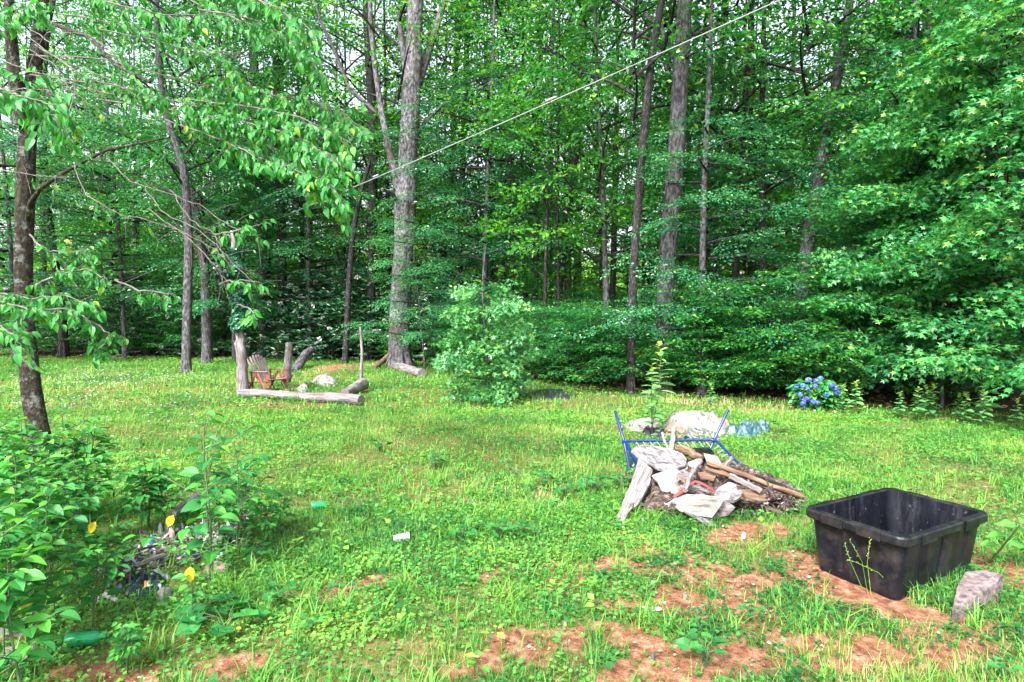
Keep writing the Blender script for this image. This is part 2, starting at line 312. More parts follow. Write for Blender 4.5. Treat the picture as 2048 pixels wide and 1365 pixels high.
# keep-out areas where big objects stand: (x, y, radius)
KEEP = [(2.27,3.56,.17),(2.1,3.75,.15),(2.575,4.16,.29),(2.85,4.32,.26),(2.3,4.0,.26),(1.95,6.1,.42),(2.35,5.9,.3),(1.55,6.2,.3)]
def keep_ok(x, y):
    ok = np.ones(len(x), bool)
    for a, b, r in KEEP: ok &= (x-a)**2+(y-b)**2 > r*r
    return ok
def scatter(n, y0, y1, dens, margin=1.08, seed=1):
    """points spread evenly on the ground inside the view wedge, thinned by dens(x, y)"""
    r = np.random.default_rng(seed); y = np.sqrt(r.uniform(y0*y0, y1*y1, n)); x = r.uniform(-1, 1, n)*(y*.83*margin+1.9)
    k = (r.random(n) < dens(x, y)) & keep_ok(x, y); x, y = x[k], y[k]; return x, y, terrain(x, y)
def blades(sp, x, y, z, h, w, rnd, bend=.5, seed=2, seg=3):
    r = np.random.default_rng(seed); n = len(x); az = r.uniform(0, 2*np.pi, n); d = np.stack([np.cos(az), np.sin(az), 0*az], 1)
    side = np.stack([-np.sin(az), np.cos(az), 0*az], 1); b = bend*r.uniform(.3, 1.5, n)
    P = np.stack([x, y, z-.01], 1); V = []
    for i in range(seg+1):
        t = i/seg; c = P+d*(h*b*t**1.8)[:, None]+np.array([0, 0, 1])*(h*(t-.35*b*t**2.2))[:, None]
        ww = w*(1-t)**.6*.5
        if i < seg: V += [c-side*ww[:, None], c+side*ww[:, None]]
        else: V += [c]
    k = 2*seg+1; V = np.stack(V, 1); q = []
    for i in range(seg-1): q += [(2*i, 2*i+1, 2*i+3), (2*i, 2*i+3, 2*i+2)]
    q.append((2*seg-2, 2*seg-1, 2*seg)); F = (np.arange(n)[:, None, None]*k+np.array(q)[None]).reshape(-1, 3)
    sp.add(V, F, np.repeat(rnd, k)); return sp

LAWN = []
def make_lawn():
    r = np.random.default_rng(11)
    inlawn = lambda x, y: 1-sstep(-.2, 1.6, y-edge_y(x)-.8*(fbm(x, y, .7, 63)-.5))
    clump = lambda x, y, s, sd: sstep(.36, .66, fbm(x, y, s, sd, 3))
    G = Soup()
    # near, middle and far blades
    for n, y0, y1, h0, w0, sd, cl in ((170000, 2.3, 5.5, .055, .0045, 21, 1), (210000, 5.3, 11, .06, .007, 22, 1), (190000, 10.5, 24, .085, .013, 23, 1)):
        x, y, z = scatter(n, y0, y1, lambda x, y: inlawn(x, y)*(1-.95*sstep(.0, .6, soil_mask(x, y)))*(.25+.75*clump(x, y, 1.6, 5)), seed=sd)
        h = h0*r.uniform(.4, 1.7, len(x))*(.55+1.1*fbm(x, y, .9, 8))
        dr = dry_mask(x, y); big = fbm(x, y, .5, 15); rn = np.clip(.37+1.2*(big-.5)+.8*(fbm(x, y, 2.6, 16)-.5)+.5*(r.random(len(x))-.45)+.62*dr*(r.random(len(x))**.8), 0, 1)
        blades(G, x, y, z, h, w0*r.uniform(.7, 1.4, len(x)), rn, seed=sd)
    # patches of taller, darker meadow growth
    x, y, z = scatter(60000, 5.5, 22, lambda x, y: inlawn(x, y)*sstep(.52, .68, fbm(x, y, .55, 97, 3))*(.35+.65*(x < 1.5))*(1-.9*dry_mask(x, y)), seed=28)
    blades(G, x, y, z, r.uniform(.08, .24, len(x)), r.uniform(.008, .016, len(x)), np.clip(r.normal(.25, .16, len(x)), 0, 1), bend=.6, seed=29)
    # tall crabgrass tufts close to the camera
    tx, ty, tz = scatter(2300, 2.3, 6.5, lambda x, y: (.2+.8*clump(x, y, .9, 42))*(1-.55*sstep(.2, .8, soil_mask(x, y))), seed=31)
    m = r.integers(10, 26, len(tx)); X = np.repeat(tx, m)+r.normal(0, .03, m.sum()); Y = np.repeat(ty, m)+r.normal(0, .03, m.sum())
    blades(G, X, Y, terrain(X, Y), r.uniform(.07, .2, len(X)), r.uniform(.006, .011, len(X)), np.clip(np.repeat(r.uniform(.1, .6, len(tx)), m)+r.normal(0, .08, len(X)), 0, 1), bend=.9, seed=33)
    tag(build('grass', G, G_GRASS), kind='stuff')
    # clover, violets and creeping charlie: small broad leaves
    C = Soup()
    for n, y0, y1, s0, hh, sd in ((130000, 2.3, 5.5, .024, .05, 51), (170000, 5.2, 11, .032, .07, 52), (110000, 10.5, 24, .055, .10, 53)):
        x, y, z = scatter(n, y0, y1, lambda x, y: inlawn(x, y)*(1-.93*sstep(.0, .75, soil_mask(x, y)))*(.12+.88*clump(x, y, 1.1, 55))*(1-.6*dry_mask(x, y)), seed=sd)
        k = len(x); lum = fbm(x, y, 2.2, 58, 3); P = np.stack([x, y, z+hh*r.random(k)*(.3+1.4*lum)], 1)
        az = r.uniform(0, 6.283, k); D = np.stack([np.cos(az), np.sin(az), r.uniform(-.3, .5, k)], 1); N = np.stack([r.normal(0, .35, k), r.normal(0, .35, k), np.ones(k)], 1)
        C.leaves(P, D, N, s0*r.uniform(.5, 1.5, k), TW, F4, np.clip(.33+1.0*(fbm(x, y, .6, 59)-.5)+.8*(fbm(x, y, 3, 60)-.5)+.5*(r.random(k)-.4), 0, 1))
    tx, ty, tz = scatter(2400, 2.3, 13, lambda x, y: inlawn(x, y)*(1-.6*sstep(.2, .8, soil_mask(x, y)))*(.2+.8*clump(x, y, .8, 143)), seed=61); m = r.integers(4, 9, len(tx)); X = np.repeat(tx, m); Y = np.repeat(ty, m); az = r.uniform(0, 6.283, len(X)); hh = np.repeat(r.uniform(.02, .13, len(tx)), m)*r.uniform(.3, 1, len(X)); k = len(X)
    C.leaves(np.stack([X+.02*np.cos(az), Y+.02*np.sin(az), terrain(X, Y)+hh], 1), np.stack([np.cos(az), np.sin(az), r.uniform(-.2, .6, k)], 1), np.stack([r.normal(0, .2, k), r.normal(0, .2, k), np.ones(k)], 1), r.uniform(.03, .075, k), TW*[.85, 1, 1], F4, np.clip(np.repeat(r.beta(1.6, 2.4, len(tx)), m)+r.normal(0, .08, k), 0, 1))
    tag(build('ground_cover', C, G_COVER), kind='stuff')
    # dead leaves and chips
    D_ = Soup(); x, y, z = scatter(9000, 2.3, 12, lambda x, y: .12+.6*sstep(.2, .7, soil_mask(x, y))*.6+.3*sstep(9, 12, y-edge_y(x)+11), seed=71); k = len(x)
    az = r.uniform(0, 6.283, k); D_.leaves(np.stack([x, y, z+.006], 1), np.stack([np.cos(az), np.sin(az), r.uniform(-.2, .3, k)], 1), np.stack([r.normal(0, .3, k), r.normal(0, .3, k), np.ones(k)], 1), r.uniform(.012, .045, k), TW, F4, r.random(k))
    x = r.uniform(-34, 34, 60000); y = r.uniform(8, 48, 60000); q = y > edge_y(x)-.6; x, y = x[q], y[q]; k = len(x); az = r.uniform(0, 6.283, k)
    D_.leaves(np.stack([x, y, terrain(x, y)+.02], 1), np.stack([np.cos(az), np.sin(az), r.uniform(-.2, .4, k)], 1), np.stack([r.normal(0, .4, k), r.normal(0, .4, k), np.ones(k)], 1), r.uniform(.05, .13, k), TW, F4, r.random(k))
    tag(build('fallen_leaves', D_, M_LITTER), kind='stuff')
    # clods and grit on the bare clay
    K = Soup(); x, y, z = scatter(26000, 2.3, 8, lambda x, y: .02+.98*sstep(.15, .6, soil_mask(x, y)), seed=75); k = len(x); sz = .003+.012*r.random(k)**4; oc = np.array([(1, 0, 0), (-1, 0, 0), (0, 1, 0), (0, -1, 0), (0, 0, .8), (0, 0, -.8)], float)
    V = np.stack([x, y, z+sz*.3], 1)[:, None, :]+sz[:, None, None]*oc[None]*r.uniform(.6, 1.3, (k, 6, 1)); FF = (np.arange(k)[:, None, None]*6+np.array([(0, 2, 4), (2, 1, 4), (1, 3, 4), (3, 0, 4)])[None]).reshape(-1, 3); K.add(V, FF, np.repeat(r.random(k), 6))
    tag(build('gravel', K, leaf_mat('clay_clod', [(0, (.07, .03, .018)), (.5, (.2, .1, .065)), (.9, (.34, .24, .18)), (1, (.5, .45, .42))], rough=.9, trans=0, spec=.2)), kind='stuff')
    # small white daisies in the left half of the lawn
    Wf = Soup(); St = []
    for cx, cy, rx, n in ((210, 775, 1.5, 120), (110, 760, 1.3, 80), (300, 765, 1.3, 70), (60, 820, .8, 50), (430, 800, 1.0, 30), (290, 860, 1.0, 25)):
        c = gp(cx, cy); x = c[0]+r.normal(0, rx*.7, n); y = c[1]+r.normal(0, rx*.8, n); z = terrain(x, y)+r.uniform(.08, .22, n); k = n
        for j in range(5):
            az = r.uniform(0, 6.283, k); Wf.leaves(np.stack([x, y, z], 1), np.stack([np.cos(az), np.sin(az), 0*az+.2], 1), np.stack([0*az, 0*az-.6, 1+0*az], 1), .020, TW, F4, r.random(k))
        Wf2 = Soup(); blades(Wf, x, y, terrain(x, y), z-terrain(x, y), np.full(n, .002), np.zeros(n), bend=.05, seed=5)
    tag(build('white_daisies', Wf, M_WHITEPETAL), kind='stuff')
# ------------------------------------------------------------------ branches, sprays and crowns
def spray(L=.9, W=.45, leaf=.1, n_tw=9, sp=.075, seed=0, droop=.25, up=.0, nj=.3):
    """leafy branch end lying in the x-y plane, growing along +y: returns leaf points, directions, normals, sizes"""
    r = np.random.default_rng(seed); P, D, N, S = [], [], [], []
    axis = lambda t: np.array([.05*math.sin(5*t+seed), L*t, -droop*L*t*t+up*L*t])
    for i in range(n_tw):
        t = .12+.86*i/(n_tw-1); sd = 1 if i % 2 else -1; b = axis(t); ln = W*(1.05-t)**.55*r.uniform(.75, 1.15)
        a = R(r.uniform(38, 62))*sd; d = np.array([math.sin(a), math.cos(a), r.uniform(-.25, .15)])
        m = max(3, int(ln/sp))
        for j in range(m):
            u = (j+.6)/m; q = b+d*ln*u+np.array([0, 0, -.2*ln*u*u])+r.normal(0, .012, 3)
            s2 = 1 if j % 2 else -1; a2 = a+s2*R(r.uniform(25, 60)) if j < m-1 else a
            P.append(q); D.append((math.sin(a2), math.cos(a2), r.uniform(-.55, .1))); N.append((r.normal(0, nj), r.normal(0, nj), 1)); S.append(leaf*r.uniform(.7, 1.2))
    return [np.array(k) for k in (P, D, N, S)]
SPR = {}
def spr(kind, k):
    if (kind, k) not in SPR:
        a = dict(tree=dict(L=.95, W=.6, leaf=.145, n_tw=7, sp=.13, droop=.35, nj=.7), beech=dict(L=1.15, W=.6, leaf=.095, n_tw=13, sp=.08, droop=.3, nj=.4),
                 maple=dict(L=.6, W=.34, leaf=.125, n_tw=8, sp=.095, droop=.4, nj=.7), far=dict(L=1.2, W=.8, leaf=.2, n_tw=7, sp=.19, droop=.3, nj=.7), shrub=dict(L=.5, W=.3, leaf=.08, n_tw=8, sp=.06, droop=.15, nj=.55))[kind]
        SPR[kind, k] = spray(seed=k*31+5, **a)
    return SPR[kind, k]
def place_sprays(sp, O, Fd, kind, scale, r, T=T4, F=F4, tilt=.28, mi=0, base=.0, spread=.75, tipb=None):
    O = np.asarray(O, float); Fd = nrm(np.asarray(Fd, float)); n = len(O); var = r.integers(0, 4, n); scale = np.broadcast_to(scale, (n,))
    up = nrm(np.stack([r.normal(0, tilt, n), r.normal(0, tilt, n), np.ones(n)], 1))
    X = nrm(np.cross(Fd, up)); Z = np.cross(X, Fd); tone = r.random(n)
    for k in range(4):
        q = np.where(var == k)[0]
        if not len(q): continue
        P, D, N, S = spr(kind, k); B = np.stack([X[q], Fd[q], Z[q]], 1)                      # n,3,3
        PP = O[q][:, None]+scale[q][:, None, None]*np.einsum('lk,nkd->nld', P, B); DD = np.einsum('lk,nkd->nld', D, B); NN = np.einsum('lk,nkd->nld', N, B)
        m = len(P); rr = base+np.clip(tone[q][:, None]*.6-.05+spread*(r.random((len(q), m))-.1)*.6, 0, 1-base)
        young = r.random((len(q), m)) < .04; rr = np.where(young, 1.0, rr)
        SS = scale[q][:, None]**.5*S[None]*r.uniform(.85, 1.15, (len(q), m))
        sp.leaves(PP.reshape(-1, 3), DD.reshape(-1, 3), NN.reshape(-1, 3), SS.reshape(-1), T, F, rr.reshape(-1), mi)
def crown(name, H0, H1, Rm, n_limb, kind='tree', lm=None, bark=None, sc=1.0, rise=.35, shape=None, per=10, seed=1, T=T4, F=F4, r0=.06, tilt=.28, inner=.25, fan=75, sub=True, base=0.0, cx=0.0):
    """limbs (slot 1) with leaf sprays (slot 0) round a vertical axis through the origin"""
    r = np.random.default_rng(seed); s = Soup(); O, Fd, Sc = [], [], []
    shape = shape or (lambda t: math.sin(math.pi*min(1, .18+.82*t))**.6)
    az = r.uniform(0, 6.28)
    for i in range(n_limb):
        t = (i+r.uniform(0, 1))/n_limb; z = H0+(H1-H0)*t; az += 2.4+r.normal(0, .35); L = Rm*shape(t)*r.uniform(.65, 1.2)+.15
        ris = rise*(1-.3*t)*r.uniform(.5, 1.5); d = np.array([math.cos(az), math.sin(az), 0]); pp = []; bend = r.normal(0, .22)
        sd = np.array([-math.sin(az), math.cos(az), 0]); m = 6
        for j in range(m):
            u = j/(m-1); pp.append(d*(L*u)+sd*(bend*L*u*u)+np.array([0, 0, z+L*ris*(u-.45*u*u)]))
        pp = np.array(pp); s.tube(pp, np.linspace(r0*(.6+.4*(1-t)), r0*.12, m), 5, 1, .5, False)
        k = max(3, int(per*L/Rm)); us = inner+(1-inner)*np.linspace(0, 1, k)
        for q, u in enumerate(us):
            f = u*(m-1); a = int(min(f, m-2)); p = pp[a]+(pp[a+1]-pp[a])*(f-a); tan = nrm(pp[a+1]-pp[a])
            an = R(r.uniform(.5, 1)*fan*(1 if q % 2 else -1))*(1-u**3*.9); c_, s_ = math.cos(an), math.sin(an)
            fd = np.array([tan[0]*c_-tan[1]*s_, tan[0]*s_+tan[1]*c_, tan[2]*.5+r.normal(0, .12)])
            if sub and u < .85:                                        # a side branch carrying two sprays
                e = p+fd*L*.3*(1.1-u)*r.uniform(.6, 1.2); s.tube([p, (p+e)/2+[0, 0, .04], e], [r0*.3, r0*.2, r0*.1], 3, 1, .5, False)
                O.append((p+e)/2); Fd.append(fd+r.normal(0, .35, 3)*[1, 1, .3]); Sc.append(sc*r.uniform(.7, 1.1)); p = e
            O.append(p); Fd.append(fd); Sc.append(sc*r.uniform(.75, 1.2))
    place_sprays(s, O, Fd, kind, np.array(Sc), r, T, F, tilt, 0, base)
    o = build(name, s, [lm, bark or M_BARKDARK]); return o
def trunk_mesh(name, H, r, bark, seed=1, lean=(0, 0), wig=.12, n=10, flare=1.5, fork=None):
    q = np.random.default_rng(seed); m = 14; u = np.linspace(0, 1, m)**1.15; ph = q.uniform(0, 6, 4)
    P = np.stack([lean[0]*H*u+wig*(np.sin(3.1*u+ph[0])-math.sin(ph[0]))+wig*.4*np.sin(9*u+ph[1])*u, lean[1]*H*u+wig*(np.sin(2.7*u+ph[2])-math.sin(ph[2])), H*u-.12], 1)
    rad = r*(1-.78*u)*(1+(flare-1)*np.exp(-u*H/.35)); s = Soup(); s.tube(P, rad, n, 0, .5, False, .10)
    return build(name, s, bark), P
# proto crowns (their source objects are parented to the first tree that uses them)
class Proto:
    def __init__(s, o): s.o = o; s.used = False
    def give(s, parent, loc=(0, 0, 0), rz=0, sc=(1, 1, 1)):
        o = s.o if not s.used else s.o.copy()
        if s.used: COL.objects.link(o)
        s.used = True; o.parent = parent; o.location = loc; o.rotation_euler = (0, 0, rz); o.scale = sc; return o
CR = {}
MARKS = ((-200, 'beyond the left edge of the frame'), (60, 'left of the mossy tree'), (180, 'behind the slim curved tree'), (290, 'right of the slim curved tree'), (400, 'behind the straight slim grey tree'), (505, 'behind the ivy covered snag'), (600, 'behind the red garden chair'),
         (700, 'behind the log ring'), (775, 'just left of the pale ash'), (870, 'just right of the pale ash'), (960, 'behind the left half of the maple sapling'), (1050, 'behind the right half of the maple sapling'), (1150, 'around the dark leaning tree in the gap'), (1240, 'left of the slender blackish tree'),
         (1330, 'behind the mottled grey tree'), (1420, 'just right of the mottled grey tree'), (1510, 'behind the tall weeds and beeches'), (1610, 'left of the hydrangea'), (1700, 'behind the hydrangea'), (1820, 'right of the hydrangea'), (1940, 'behind the leafy maples'), (2060, 'at the right edge behind the maples'))
def mark(x, y):
    px = CX+FPX*x/y
    for lim, s in MARKS[1:]:
        if px < lim: return s
    return 'past the maples beyond the right edge'
def depth_word(d): return 'at the wood edge' if d < 5 else ('midway in the woods' if d < 11 else ('deep in the woods' if d < 18 else 'deepest in the woods'))
def build_crowns():
    CR['tallA'] = Proto(crown('crown', 4.2, 17, 2.9, 42, 'tree', G_FOREST, seed=11, per=9, tilt=.65, rise=.7, r0=.045))
    CR['tallB'] = Proto(crown('crown', 3.2, 15, 2.8, 42, 'tree', G_FOREST, seed=12, per=8, rise=.85, tilt=.65, r0=.045))
    CR['tallC'] = Proto(crown('crown', 6.0, 18, 2.8, 34, 'tree', G_BRIGHT, seed=13, per=7, rise=.85, tilt=.65, r0=.045))
    CR['beechA'] = Proto(crown('crown', 1.7, 9.5, 2.9, 34, 'beech', G_BEECH, seed=14, per=9, rise=.2, tilt=.24, inner=.2, shape=lambda t: .55+.45*math.sin(math.pi*t)))
    CR['beechB'] = Proto(crown('crown', 1.2, 7.0, 2.4, 26, 'beech', G_BEECH, seed=15, per=9, rise=.15, tilt=.24, inner=.2, shape=lambda t: 1.0-.55*t))
    CR['thin'] = Proto(crown('crown', 2.5, 9, 1.7, 22, 'tree', G_BRIGHT, seed=16, per=7, rise=.7, r0=.025, tilt=.6))
    CR['farA'] = Proto(crown('crown', 1.0, 10.5, 3.4, 28, 'far', G_BRIGHT, seed=17, per=8, sub=False, shape=lambda t: 1-.35*t))
    CR['farB'] = Proto(crown('crown', .6, 7.5, 3.2, 24, 'far', G_BRIGHT, seed=18, per=8, sub=False, shape=lambda t: 1-.45*t))
    CR['under'] = Proto(crown('crown', .15, 2.4, 1.3, 22, 'shrub', G_FOREST, seed=19, per=9, rise=.6, r0=.015, inner=.2, shape=lambda t: 1-.5*t, sub=False))
    CR['maple'] = Proto(crown('crown', .25, 7.2, 2.1, 54, 'maple', G_MAPLE, seed=20, per=12, rise=.55, r0=.03, tilt=.5, T=TM, F=FM, inner=.3, shape=lambda t: (1-t*.9)**.55))
TP = {}
def trunk_proto(kind, H, r, bark, seed, **k):
    o, P = trunk_mesh('trunk', H, r, bark, seed, **k); TP[kind] = (Proto(o), P)
def tree(x, y, tk, ck, label, rz=0, s=1.0, sz=None, group=None, name='tree', cat='tree', dz=0, crot=0, ts=1.0):
    root = thing(name, (x, y, float(terrain(x, y))+dz), label, cat, group)
    root.rotation_euler = (0, 0, rz); 
    TP[tk][0].give(root, sc=(ts, ts, sz or s)); P = TP[tk][1]
    if ck:
        top = P[9]; CR[ck].give(root, loc=(top[0]*.8*ts, top[1]*.8*ts, 0), rz=crot, sc=(s, s, sz or s))
    return root
def px_tree(pts, Y, label, bark, H=16, name='tree', limbs=(), ck=None, cs=(1, 1, 1), crz=0, cz=0.0, n=18, wob=.09, group=None, cat='tree', flare=True, ext=True):
    """a trunk following the pixel path pts = (px, py, width_px) at distance Y, carried on above the frame"""
    base = gp(pts[0][0], pts[0][1]) if Y is None else at_y(pts[0][0], pts[0][1], Y); Y = base[1]
    base[2] = float(terrain(base[0], base[1])); P = [at_y(a, b, Y) for a, b, _ in pts]; rad = [c/2/FPX*Y for _, _, c in pts]
    if P[0][2] > base[2]: P.insert(0, base+np.array([0, 0, 0])); rad.insert(0, rad[0]*1.1)
    P[0][2] = base[2]-.15
    if ext:
        d = nrm(P[-1]-P[-2]); left = max(0, H-P[-1][2]); P.append(P[-1]+d*left*.5+[.1, .2, 0]); rad.append(rad[-1]*.7); P.append(P[-1]+d*left*.5+[-.2, .1, 0]); rad.append(rad[-1]*.25)
    P = np.array(P); L = np.concatenate([[0], np.cumsum(np.linalg.norm(np.diff(P, axis=0), axis=1))]); u = np.linspace(0, L[-1], max(14, int(L[-1]/.45)))
    Q = np.stack([np.interp(u, L, P[:, i]) for i in range(3)], 1); Q[1:-1] = (Q[:-2]+2*Q[1:-1]+Q[2:])/4; Q[:, 1] += .12*np.sin(u*.5); rr = np.interp(u, L, rad)
    root = thing(name, base, label, cat, group); s = Soup(); s.tube(Q, rr, n, 0, .5, True, wob)
    if flare:
        r0 = rad[1]
        for k in range(7):
            a = k*.9+.3+rng.normal(0, .25); kk = rng.uniform(.6, 1.15); d = np.array([math.cos(a), math.sin(a), 0]); b = Q[0]*[1, 1, 0]+[0, 0, base[2]]
            s.tube([b+d*r0*1.9*kk+[0, 0, -.1], b+d*r0*1.2*kk+[0, 0, .02], b+d*r0*.8+[0, 0, .2*kk], b+d*r0*.6+[0, 0, .55]], [r0*.1, r0*.22, r0*.28, r0*.2], 8, 0, .5, False, .2)
    for lp in limbs:
        dy = lp[0]; pp = np.array([at_y(a, b, Y+dy*i/(len(lp)-2)) for i, (a, b, _) in enumerate(lp[1:])]); rd = [c/2/FPX*Y for _, _, c in lp[1:]]
        l2 = np.linspace(0, len(pp)-1, (len(pp)-1)*3+1); s.tube(np.stack([np.interp(l2, range(len(pp)), pp[:, i]) for i in range(3)], 1), np.interp(l2, range(len(pp)), rd), 9, 0, .5, True, .1)
    build('trunk', s, bark, root)
    if ck: CR[ck].give(root, loc=(0, 0, cz), rz=crz, sc=cs)
    return root
# ------------------------------------------------------------------ the woods
def make_woods():
    build_crowns()
    trunk_proto('slimA', 17, .11, M_BARKDARK, 41); trunk_proto('slimB', 16, .085, M_BARK, 42, wig=.18); trunk_proto('midA', 19, .17, M_BARK, 43, wig=.15)
    trunk_proto('midB', 18, .15, M_BARKDARK, 44, wig=.2); trunk_proto('pole', 13, .05, M_BARKDARK, 45, wig=.15, flare=1.2); trunk_proto('twig', 7, .028, M_BARK, 46, wig=.12, flare=1.1, n=7)
    # the big ash with its forks
    px_tree([(800, 738, 52), (798, 700, 43), (800, 600, 42), (806, 500, 39), (811, 400, 44), (817, 300, 37), (824, 200, 37), (829, 110, 33), (832, 0, 30)], None,
            'tall pale ash with forked trunk and flared roots at the clearing\'s far edge', M_BARKPALE, H=17, n=26,
            limbs=[(-.6, (806, 400, 22), (793, 355, 18), (778, 300, 14), (765, 235, 13), (752, 150, 11), (742, 60, 10), (738, -60, 8)), (.6, (836, 165, 20), (848, 130, 17), (868, 70, 14), (886, 10, 13), (905, -80, 10)),
                   (-.5, (818, 170, 16), (808, 110, 14), (798, 40, 9), (795, 15, 4)), (.8, (832, 270, 10), (850, 245, 8), (880, 215, 6), (905, 193, 3)), (-1, (796, 405, 9), (782, 385, 8), (764, 378, 5)),
                   (-1.2, (752, 225, 9), (700, 180, 8), (668, 100, 7), (640, 40, 6), (625, -30, 5))], ck='tallC', cs=(1.15, 1.15, 1.08), cz=1.2, crz=1.0)
    px_tree([(1322, 783, 46), (1326, 740, 36), (1331, 620, 35), (1338, 500, 34), (1347, 400, 33), (1354, 300, 33), (1358, 180, 32), (1363, 90, 29), (1366, 0, 28)], None,
            'large grey tree with mottled bark standing behind the bed frame at the wood edge', M_BARK, H=17, n=22, ck='tallA', cs=(1.0, 1.0, 1.1), cz=2.2, crz=2.2,
            limbs=[(.5, (1360, 160, 14), (1345, 100, 11), (1320, 55, 9), (1290, 30, 7))])
    px_tree([(1262, 770, 17), (1266, 600, 17), (1277, 420, 16), (1288, 270, 16), (1300, 130, 15), (1322, 0, 13)], 13.4,
            'slender blackish tree leaning right just beside the large mottled grey tree', M_BARKDARK, ck='tallB', cs=(.9, .9, 1.1), cz=2, crz=.5)
    px_tree([(1603, 700, 26), (1606, 600, 26), (1614, 520, 26), (1630, 430, 26), (1645, 340, 24), (1655, 240, 20), (1680, 120, 16), (1692, 20, 14)], 14.0,
            'leaning grey trunk rising from the foliage behind the blue hydrangea', M_BARK, ck='tallA', cs=(.95, .95, 1.05), cz=1.5, crz=4)
    px_tree([(1112, 650, 15), (1120, 560, 16), (1130, 470, 17), (1142, 380, 16), (1152, 300, 15), (1160, 180, 13), (1172, 0, 10)], 22,
            'dark leaning tree with peeling bark in the sunlit gap right of the maple sapling', M_BARKDARK, ck='tallC', cs=(.9, .9, 1), crz=1, cz=2.5, limbs=[(.5, (1128, 480, 9), (1112, 430, 8), (1105, 400, 6), (1098, 350, 5))])
    px_tree([(1070, 620, 15), (1073, 500, 14), (1078, 380, 14), (1080, 200, 12), (1082, 0, 10)], 23, 'straight dark tree standing directly behind the maple sapling', M_BARKDARK, ck='tallB', crz=3, cz=2)
    px_tree([(373, 745, 20), (371, 700, 17), (371, 600, 17), (374, 470, 16), (368, 330, 14), (330, 220, 12), (318, 60, 10)], None,
            'straight slim grey tree left of the ivy covered snag', M_BARK, ck='tallB', crz=2.4, cs=(.8, .8, 1), cz=1.5)
    px_tree([(127, 720, 20), (122, 640, 15), (110, 560, 14), (100, 480, 13), (93, 400, 13), (88, 250, 12), (95, 60, 10)], None,
            'slim curved dark tree just right of the mossy tree', M_BARKDARK, ck='tallA', crz=.4, cs=(.8, .8, 1), cz=1.2)
    px_tree([(525, 700, 20), (524, 480, 20), (520, 340, 19), (515, 200, 17), (500, 0, 14)], 24, 'medium grey tree behind the reclining chair', M_BARK, ck='tallA', crz=4.4)
    px_tree([(563, 700, 20), (562, 480, 18), (558, 330, 17), (555, 150, 15), (552, 0, 13)], 23, 'dark trunked tree holding the far end of the white cable', M_BARKDARK, ck='tallC', crz=2.0)
    px_tree([(412, 660, 20), (405, 520, 18), (385, 390, 17), (362, 330, 15), (342, 240, 13), (322, 120, 10), (310, 0, 9)], 21, 'crooked grey tree leaning left above the lawn edge', M_BARK, ck='tallB', crz=5.2)
    px_tree([(738, 690, 16), (742, 540, 16), (745, 400, 17), (748, 250, 18), (738, 100, 16), (732, 0, 14)], 22.5, 'dark tree close behind the left side of the pale ash', M_BARKDARK, ck='tallA', crz=5.6)
    px_tree([(690, 700, 12), (697, 540, 11), (708, 440, 10), (725, 370, 9), (742, 320, 6)], 21, 'thin crooked dead sapling left of the pale ash', M_BARKDARK, H=7, ck=None)
    px_tree([(918, 690, 13), (918, 480, 12), (925, 350, 12), (932, 150, 11), (936, 0, 10)], 24, 'slim dark tree standing right of the pale ash', M_BARKDARK, ck='tallB', crz=1.6)
    px_tree([(884, 690, 14), (886, 480, 14), (905, 330, 12), (912, 150, 10), (915, 0, 9)], 25, 'slim dark tree curving right, nearest the pale ash on its right', M_BARKDARK, ck='tallC', crz=.6)
    px_tree([(1462, 690, 12), (1474, 560, 12), (1478, 420, 12), (1490, 200, 11), (1500, 0, 9)], 16.5, 'thin dark tree midway between the mottled grey tree and the leaning grey trunk', M_BARKDARK, ck='tallB', crz=3.7, cz=1)
    px_tree([(1400, 690, 10), (1412, 560, 10), (1425, 420, 9), (1440, 200, 8), (1452, 0, 8)], 18.5, 'very thin dark tree right of the mottled grey tree', M_BARKDARK, ck='tallC', crz=2.7, cz=1)
    px_tree([(2010, 560, 40), (2012, 250, 38), (2022, 120, 34), (2030, 0, 30)], 12.6, 'stout dark trunk behind the maple thicket at the right edge', M_BARKDARK, ck='tallA', crz=3, cs=(.9, .9, 1))
    # layered beeches and maples that hang in front of the trunks
    for px, Y, tk, ck, s, rz, lab in (
        (1405, 13.1, 'slimB', 'beechB', .8, .3, 'young beech with flat layered boughs right of the mottled grey tree'),
        (1215, 17.0, 'slimB', 'tallB', .9, 1.9, 'airy tree left of the slender blackish tree'),
        (1530, 15.6, 'slimA', 'beechA', .85, 2.9, 'layered beech behind the tall weeds left of the hydrangea'),
        (850, 18.0, 'twig', 'beechB', .62, 4.2, 'low layered beech hanging in front of the pale ash\'s right side'),
        (965, 19.5, 'slimB', 'beechA', .95, 5.1, 'tall beech rising behind the maple sapling'),
        (620, 22.5, 'slimB', 'beechA', .95, .8, 'layered beech behind the dirt mound'),
        (470, 22.5, 'slimB', 'beechB', 1.1, 2.2, 'bushy young beech behind the ivy covered snag'),
        (250, 23, 'slimB', 'beechA', 1.0, 3.1, 'layered beech left of the straight slim grey tree'),
        (30, 21, 'slimB', 'beechA', 1.0, 3.9, 'layered beech behind the mossy tree'),
        (1800, 13.4, 'slimB', 'beechA', .72, 4.4, 'layered beech right of the leaning grey trunk'),
        (1850, 12.3, 'slimB', 'tallB', .8, 1.4, 'leafy tree rising behind the maple thicket'),
        (1130, 25.0, 'slimA', 'thin', 1.0, 0.4, 'airy tree deep inside the sunlit gap')):
        p = at_y(px, 700, Y); tree(p[0], Y, tk, ck, lab, rz, s, cat='tree', name='beech_tree' if 'beech' in lab else 'tree', crot=rz*2.1)
